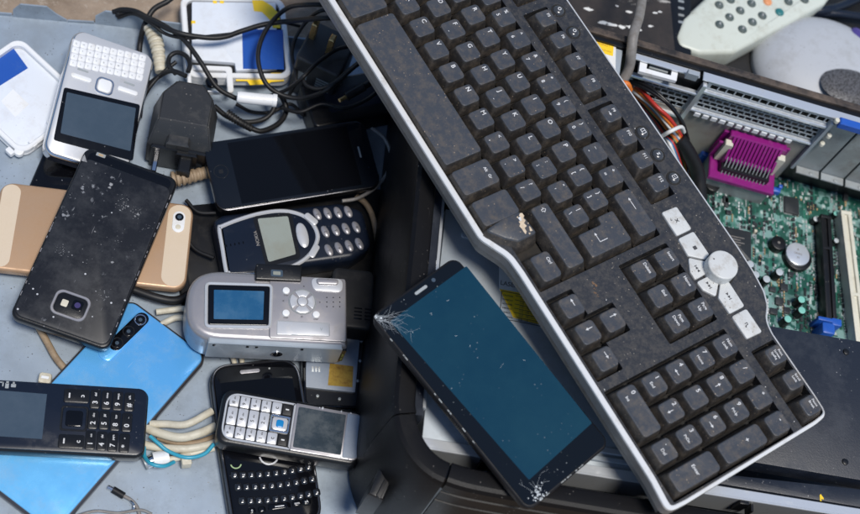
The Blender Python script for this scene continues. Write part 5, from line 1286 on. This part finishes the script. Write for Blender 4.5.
k, sx_, sy_, sT, sw_, sh_ = keycap(12.25, 15.0, 1, 2, ins=(2.6, 2.7, 3.0, 2.0)); bm = NB(); qx, qy = sx_-sw_*.42, sy_+sh_*.1; up = [(0, 2), (1.9, 0), (.9, 0), (.9, -1.4), (-.9, -1.4), (-.9, 0), (-1.9, 0)]; up = ccw([(qx+a, qy+b) for a, b in up]); ring(bm, up, offset(up, .35), sT+.1, sT+.26); finish('legend', bm, m_legend, k) 
special(13.0, 15.0, 4, 5, [('>l', 9, -.2, .12)])
def enter():
    P = us([(13.5, 3.03), (13.78, 3.03), (13.78, 2.03), (14.97, 2.03), (14.97, 3.97), (13.5, 3.97)])
    P = ccw(P); bm = NB(); Q = lambda d, r: rpoly(offset(P, d), r, 3)
    loft(bm, [(Q(0, 1), KZ-10.5), (Q(.2, 1), KZ-9), (Q(2.4, 1.6), KZ-1.7), (Q(2.7, 1.8), KZ-.45), (Q(3.0, 1.9), KZ-.05), (Q(3.4, 1.8), KZ)])
    bm.normal_update()
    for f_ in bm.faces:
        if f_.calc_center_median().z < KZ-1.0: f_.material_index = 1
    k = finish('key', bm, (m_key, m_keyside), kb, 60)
    b = NB(); x, y = 14.3*U, 2.75*U; arrow(b, x-.6, y, 7, math.pi, KZ+.02); box(b, x+2.5, x+2.95, y, y+6, KZ-.02, KZ+.06); finish('legend', b, m_legend, k)
enter()
for i, n in enumerate(('F1', 'F2', 'F3', 'F4', 'F5', 'F6', 'F7', 'F8', 'F9', 'F10', 'F11', 'F12')):
    x = (1.2, 2.2, 3.2, 4.2, 5.66, 6.64, 7.62, 8.62, 9.94, 10.94, 11.94, 12.92)[i]
    if inview(x+.5, 6): special(x, x+1, 5.42, 6.42, [(n, 3.0, -.12, .25)]+([('>r', 3.4, 0, -.1)] if n == 'F9' else []), ins=(3.1, 2.7, 3.6, 1.9), top=.6)
for i, a in enumerate((('Print', 'Screen', 'SysRq'), ('Scroll', 'Lock'), ('Pause', 'Break'))):
    special(19.96+i*.97, 20.93+i*.97, 5.42, 6.40, [(s, 2.3, -.02, .32-.24*j) for j, s in enumerate(a)], ins=(3.0, 2.7, 3.6, 1.8), top=.6)
for j, a in enumerate(((('Insert',), ('Home',), ('Page', 'Up')), (('Delete',), ('End',), ('Page', 'Down')))):
    for i, b in enumerate(a):
        special(15.43+i, 16.43+i, 4-j, 5-j, [(s, 2.9, -.06, .25-.3*q) for q, s in enumerate(b)])
special(15.43, 16.43, 0, 1, [('>l', 5, -.16, .14)]); special(16.43, 17.43, 0, 1, [('>d', 5, -.16, .12)]); special(17.43, 18.43, 0, 1, [('>r', 5, -.14, .14)]); special(16.43, 17.43, 1, 2, [('>u', 5, -.2, .14)])
NX = 18.88; NPi = .985
def nx(i): return NX+i*NPi
numpad = [(0, 2, 0, 1, [('0', 4.2, -.36, .26), ('Ins', 2.8, -.30, -.18)]), (2, 3, 0, 1, [('.', 4, -.25, .3), ('Del', 3, 0, -.1)]),
          (0, 1, 1, 2, [('1', 4, -.24, .28), ('End', 2.7, -.02, -.16)]), (1, 2, 1, 2, [('2', 4, -.24, .28), ('>d', 4.4, 0, -.12)]), (2, 3, 1, 2, [('3', 4, -.24, .28), ('PgDn', 2.5, 0, -.16)]),
          (0, 1, 2, 3, [('4', 4, -.24, .28), ('>l', 4.4, 0, -.14)]), (1, 2, 2, 3, [('5', 4, -.24, .28)]), (2, 3, 2, 3, [('6', 4, -.24, .28), ('>r', 4.4, 0, -.14)]),
          (0, 1, 3, 4, [('7', 4, -.24, .28), ('Home', 2.5, 0, -.16)]), (1, 2, 3, 4, [('8', 4, -.24, .28), ('>u', 4.4, 0, -.12)]), (2, 3, 3, 4, [('9', 4, -.24, .28), ('PgUp', 2.5, 0, -.16)]),
          (0, 1, 4, 5, [('Num', 2.7, -.06, .28), ('Lock', 2.7, -.04, -.02)]), (1, 2, 4, 5, [('/', 4, -.1, .2)]), (2, 3, 4, 5, [('*', 4, -.1, .2)]), (3, 4, 4, 5, [('-', 4.5, -.1, .25)]),
          (3, 4, 2, 4, [('+', 4.5, -.06, .12)]), (3, 4, 0, 2, [('Enter', 3.2, -.05, .03)])]
for a, b, c, e, it in numpad: special(nx(a), nx(b), c, e, it)
# media keys, volume knob and round shortcut buttons
med = [[(14.38, 5.52), (15.36, 5.50), (15.36, 6.17), (14.42, 6.17)], [(15.46, 5.48), (16.13, 5.42), (16.52, 5.92), (16.42, 6.17), (15.46, 6.17)],
       [(16.19, 5.40), (16.66, 5.13), (16.98, 5.12), (16.96, 5.62), (16.58, 5.90)], [(17.06, 5.12), (17.40, 5.15), (17.80, 5.44), (17.40, 5.86), (17.06, 5.66)],
       [(17.86, 5.49), (18.52, 5.50), (18.52, 6.17), (17.56, 6.20), (17.42, 5.92)], [(18.62, 5.50), (19.52, 5.50), (19.55, 6.17), (18.62, 6.17)]]
for i, P in enumerate(med):
    P = us(P); cx, cy = sum(p[0] for p in P)/len(P), sum(p[1] for p in P)/len(P)
    bed = offset(ccw(P), -1.0)
    k = kput('media_key', m_media, rpoly(P, 1.6, 4), -6, -3.4, .7)
    bm = NB()
    if i == 0: letter(bm, 'x', 5, cx, cy+.6, KB-3.38); letter(bm, 'o', 2.6, cx-2, cy-3, KB-3.38)
    elif i == 1: box(bm, cx-1.3, cx+1.3, cy-1.3, cy+1.3, KB-3.5, KB-3.34)
    elif i == 5: letter(bm, 'n', 4.4, cx, cy, KB-3.38); box(bm, cx+.8, cx+1.8, cy-2.2, cy-1.2, KB-3.5, KB-3.34)
    else:
        sg = -1 if i == 2 else 1
        for q in (-1.3, .9): slab(bm, ccw([(cx+sg*q-sg*1.0, cy-1.1), (cx+sg*q+sg*1.0, cy), (cx+sg*q-sg*1.0, cy+1.1)]), KB-3.5, KB-3.34)
        box(bm, cx+sg*2.2-.25, cx+sg*2.2+.25, cy-1.1, cy+1.1, KB-3.5, KB-3.34)
    finish('legend', bm, m_darkprint, k)
kx0, ky0 = 17.03*U, 6.11*U
bm = NB(); slab(bm, circ(kx0, ky0, 10.2, 40), KB-8, KB+4.5, 1.0, 3); kn = finish('volume_knob', bm, m_media, kb, 40)
bm = NB(); cyl(bm, kx0-6.0, ky0-3.6, .55, KB+4.4, KB+4.56, n=10); finish('pointer_dot', bm, m_darkprint, kn)
bm = NB(); ring(bm, circ(kx0, ky0, 11.6, 40), circ(kx0, ky0, 10.5, 40), KB-5.2, KB-4.7); finish('knob_seat', bm, m_well, kn)
m_btn = mat('smoke_button', (.045, .048, .054), .22, spec=.7)
for i, x in enumerate((3.95, 4.95, 5.95, 6.96, 11.47, 12.45, 13.45)):
    X, Y = x*U, 6.77*U
    bm = NB(); ring(bm, circ(X, Y, 5.2), circ(X, Y, 4.5), KB-5.3, KB-4.6, .2); finish('button_ring', bm, m_well, kb)
    bm = NB(); dome(bm, circ(X, Y, 4.3, 24), KB-5.2, 2.6, 5, .25); k = finish('shortcut_button', bm, m_btn, kb)
    bm = NB()
    if i in (2, 3): ring(bm, circ(X, Y+.3, 1.3, 14), circ(X, Y+.3, .8, 14), KB-2.7, KB-2.55)
    elif i == 4: ring(bm, rrect(X, Y, 3.8, 3.2, .4), rrect(X, Y, 3, 2.4, .3), KB-2.72, KB-2.55); box(bm, X-.2, X+.2, Y-1.2, Y+1.2, KB-2.7, KB-2.56)
    elif i == 5: letter(bm, 'z', 4.4, X, Y, KB-2.56)
    else: ring(bm, rrect(X, Y, 3, 3.6, .4), rrect(X, Y, 2.2, 2.8, .3), KB-2.72, KB-2.55); box(bm, X-.7, X+.7, Y-.2, Y+.2, KB-2.7, KB-2.56)
    finish('legend', bm, m_legend, k)
# rust stain between the key groups and loose crumbs
rr = random.Random(9); bm = NB()
for i in range(240):
    x, y = rr.uniform(0, 22.6)*U, rr.uniform(-.2, 7.2)*U
    q = (x/U, y/U)
    if any(h[0]-.05 < q[0] < h[1]+.05 and h[2]-.05 < q[1] < h[3]+.05 for h in holes): continue
    if q[1] > 6.4 and q[0] > 19: continue
    if q[1] < 0 and q[0] > 12: continue
    s = rr.choice((.12, .18, .25, .4)); n = 5; a0 = rr.random()*6
    slab(bm, [(x+s*rr.uniform(.6, 1.2)*math.cos(a0+6.283*j/n), y+s*rr.uniform(.6, 1.2)*math.sin(a0+6.283*j/n)) for j in range(n)], KB-5, KB-4.9+s*.5)
tag(finish('crumbs', bm, m_label, kb), None, None, kind='stuff')
bm = NB()
for i in range(16):
    t = i/15; x, y = kl(594+t*3+rr.uniform(-2, 2), 281+t*16+rr.uniform(-1, 1), -4.9); s = rr.uniform(.3, 1.3)*(1-.5*t)
    slab(bm, [(x+s*rr.uniform(.5, 1.1)*math.cos(6.283*j/7), y+s*rr.uniform(.5, 1.1)*math.sin(6.283*j/7)) for j in range(7)], KB-5.1, KB-4.86+.002*i)
finish('rust_stain', bm, mat('rust', (.16, .09, .045), .8, dust=(.08, .06, .045), dscale=300.), kb)

# ================================================================== BEHIND THE CASE
d = Dev('wooden_board', 'dark worn painted wooden board with pale chips behind the case', 'board', (470, -60, .055), (664, -30, .055), (480, 40, .055), 54)
m_op = m_oldpaint()
d.put('plank', m_op, [(-d.w/2, -d.h*1.3), (d.w/2, -d.h*1.3), (d.w/2, d.h/2), (-d.w/2, d.h/2)], 0, 54, 1.0)
bm = NB(); rr = random.Random(2)
for px, py, s in ((588, 9, 3.0), (617, 6, 1.4), (629, 12, 2.0), (603, 23, 3.6), (612, 25, 3.8), (622, 27, 3.2), (631, 27, 3.4), (637, 30, 3), (650, 26, 2), (655, 13, 2.2), (660, 12, 1.5), (640, 10, 1.0)):
    x, y = d.L(px, py); slab(bm, ccw([(x+s*1.5*rr.uniform(.5, 1.1)*math.cos(6.283*j/9), y+s*.6*rr.uniform(.4, 1.1)*math.sin(6.283*j/9)) for j in range(9)]), 53.9, 54.12)
d.part('paint_chip', bm, m_label)
d = Dev('black_device', 'narrow black slotted device between the wooden board and the pale remote', 'device', (665, -40, .045), (692, -34, .045), (663, 70, .045), 44)
d.put('case', m_blk, rrect(0, 0, d.w, d.h, 2), 0, 44, 1.5)
bm = NB()
for k in range(6): slab(bm, rrect(d.w*.12, d.h*.5-25-k*7, 5, 2.2, .5), 44, 44.15)
d.part('slots', bm, m_steeldull)
d = Dev('dark_box', 'dark plastic box lying under the pale remote and the white speaker', 'box', (690, -60, .022), (960, 10, .022), (660, 60, .022), 21)
d.put('case', m_blk, rrect(0, 0, d.w, d.h, 4), 0, 21, 1.5); d.put('lid', m_rubber, rrect(0, 0, d.w-12, d.h-12, 4), 21, 21.8, .4)
# remote control
d = Dev('remote_control', 'pale grey green remote control with dark round buttons', 'remote control', (685, 19, .046), (795, -46, .046), (704, 59, .046), 22)
hw, hh = d.w/2, d.h/2
OP = d.P([(676, 36), (683, 18), (716, -12), (800, -60), (850, -30), (826, 3), (735, 52), (700, 53), (679, 46)])
OP = rpoly(OP, [9, 9, 4, 4, 4, 20, 12, 9, 9], 6)
bm = NB(); slab(bm, OP, 0, 22, 4, 4, 4); d.part('body', bm, m_pale)
cols = [m_remkey]*8+[m_orkey, m_teal, m_remkey, m_remkey, m_remkey]
for i, (px, py) in enumerate(((719.7, 4.4), (731, -1), (740.7, 9.9), (730, 16.6), (720, 23.9), (752.0, 2.8), (762.8, 15), (752.9, 21.4), (768, 1), (780, 11.5), (789, 1), (805, -1), (742.9, 28.7))):
    x, y = d.L(px, py, 1); bm = NB(); dome(bm, circ(x, y, 4.1, 20), 21.4, 2.2, 4, .4); k = d.part('button', bm, cols[i])
    if cols[i] is m_remkey and i != 11:
        bm = NB(); letter(bm, '1428073560+-9'[i], 3.0, x, y, 23.64, -.9); d.part('legend', bm, m_legend, k)
# white speaker
q0 = at(816, 77, .02)
root = bpy.data.objects.new('white_speaker', None); root.location = (q0.x, q0.y, TZ+.024); COL.objects.link(root)
tag(root, 'rounded white plastic speaker with black mesh grille behind the case', 'speaker')
bm = NB(); rings = []
rx, ry = 62, 52
for k in range(9):
    a = R90*k/8*.97; rings.append((circ(0, 0, rx*math.cos(a)**.75, 56, ry*math.cos(a)**.75), 27*math.sin(a)))
loft(bm, [(circ(0, 0, rx*.96, 56, ry*.96), -3)]+rings); finish('shell', bm, mat('grey_white_plastic', (.42, .44, .47), .55, dust=(.30, .30, .30), dlo=.5, dhi=.85, speck=(.12, .11, .1), samt=.5), root, 60)
bm = NB(); P = [Vector((rx*.86*math.cos(a), ry*.86*math.sin(a), 27*math.sqrt(1-.86**2)**1.05+1.0)) for a in [2.0+i*.09 for i in range(24)]]; tube_pts(bm, P, .5, 6); finish('seam', bm, m_silver, root)
c = at(849, 86, .052)-Vector(root.location)
bm = NB(); loft(bm, [(circ(c.x*1000, c.y*1000, 25-k*3.4, 32, 17-k*2.4), 26+3.0*math.sin(k*.42)) for k in range(5)]); finish('grille', bm, mat('speaker_mesh', (.10, .10, .11), .5, dust=(.02, .02, .02), dlo=.48, dhi=.55, dscale=700.), root)
c = at(860, 32, .05)-Vector(root.location)
bm = NB(); dome(bm, circ(c.x*1000, c.y*1000, 7, 20, 9), 16, 6, 4, .3); finish('button', bm, mat('violet_button', (.07, .05, .22), .3), root)
g3 = 'dark cables behind the white speaker'
cable('dark_cable', 'dark violet cable behind the white speaker, nearest the top edge', 'cable', [(786, -10, .03), (806, 8, .032), (826, 10, .034), (850, 2, .03), (880, -14, .03)], 4.2, m_navy, g3)
cable('dark_cable', 'dark violet cable hugging the top of the white speaker', 'cable', [(764, 28, .026), (786, 22, .028), (812, 14, .03), (840, 14, .032), (880, 20, .03)], 3.6, m_navy, g3)
# grey cable over the rear rim
cable('grey_cable', 'thick grey cable hanging over the rear rim of the computer case', 'cable', [(644, -30, .10), (642, -4, .118), (639, 16, .130), (633.5, 34, .135), (631.5, 50, .130), (629.5, 66, .118), (624, 78, .110), (612, 92, .10)], 3.7, m_greycable)

# loose grit and chips on the sheet metal
bm = NB(); rr = random.Random(31)
for i in range(420):
    px, py = rr.uniform(-10, 380), rr.uniform(25, 520)
    c = at(px, py, TZ)*1000; s = rr.choice((.15, .2, .25, .35, .5)); a0 = rr.random()*6; e = rr.uniform(.4, 1)
    P = [(c.x+s*math.cos(a0+6.283*j/5)*rr.uniform(.7, 1.2), c.y+s*e*math.sin(a0+6.283*j/5)*rr.uniform(.7, 1.2)) for j in range(5)]
    loft(bm, [(P, 1.9), ([((x+c.x)/2, (y+c.y)/2) for x, y in P], 2.0+s*.7)])
tag(finish('grit', bm, mat('grit', (.10, .085, .07), .8, dust=(.35, .33, .30), dlo=.45, dhi=.5, dscale=90.)), 'dark grit and chips scattered over the blue-grey metal panel', 'grit', kind='stuff')
# ================================================================== LIGHT AND CAMERA
wd = bpy.data.worlds.new('World'); SC.world = wd; wd.use_nodes = True; nt = wd.node_tree
bg = nt.nodes['Background']; sky = nt.nodes.new('ShaderNodeTexSky'); sky.sky_type = 'NISHITA'; sky.sun_disc = False
SEL, SAZ = math.radians(73), math.radians(-66)      # azimuth from +X, counter clockwise
sky.sun_elevation = SEL; sky.sun_rotation = math.radians(90)-SAZ
sky.air_density = 1.0; sky.dust_density = .3; sky.ozone_density = 2.0
nt.links.new(sky.outputs[0], bg.inputs[0]); bg.inputs[1].default_value = .05
sl_ = bpy.data.lights.new('sun', 'SUN'); sl_.energy = 1.5; sl_.angle = math.radians(15); sl_.color = (1, .95, .88)
so = bpy.data.objects.new('sun', sl_); COL.objects.link(so)
sd = Vector((math.cos(SEL)*math.cos(SAZ), math.cos(SEL)*math.sin(SAZ), math.sin(SEL))); so.rotation_euler = sd.to_track_quat('Z', 'Y').to_euler()
cd = bpy.data.cameras.new('camera'); co = bpy.data.objects.new('camera', cd); COL.objects.link(co); SC.camera = co
rt, up_, bk = M3 @ Vector((1, 0, 0)), M3 @ Vector((0, -1, 0)), M3 @ Vector((0, 0, -1))
co.matrix_world = Matrix(((rt.x, up_.x, bk.x, CAM.x), (rt.y, up_.y, bk.y, CAM.y), (rt.z, up_.z, bk.z, CAM.z), (0, 0, 0, 1)))
cd.sensor_width = 36; cd.lens = 36*F/W; cd.clip_start = .02; cd.clip_end = 100
cd.dof.use_dof = True; cd.dof.focus_distance = .93; cd.dof.aperture_fstop = 7.5
SC.view_settings.view_transform = 'Standard'; SC.view_settings.look = 'None'; SC.view_settings.exposure = 1.2; SC.view_settings.gamma = 1
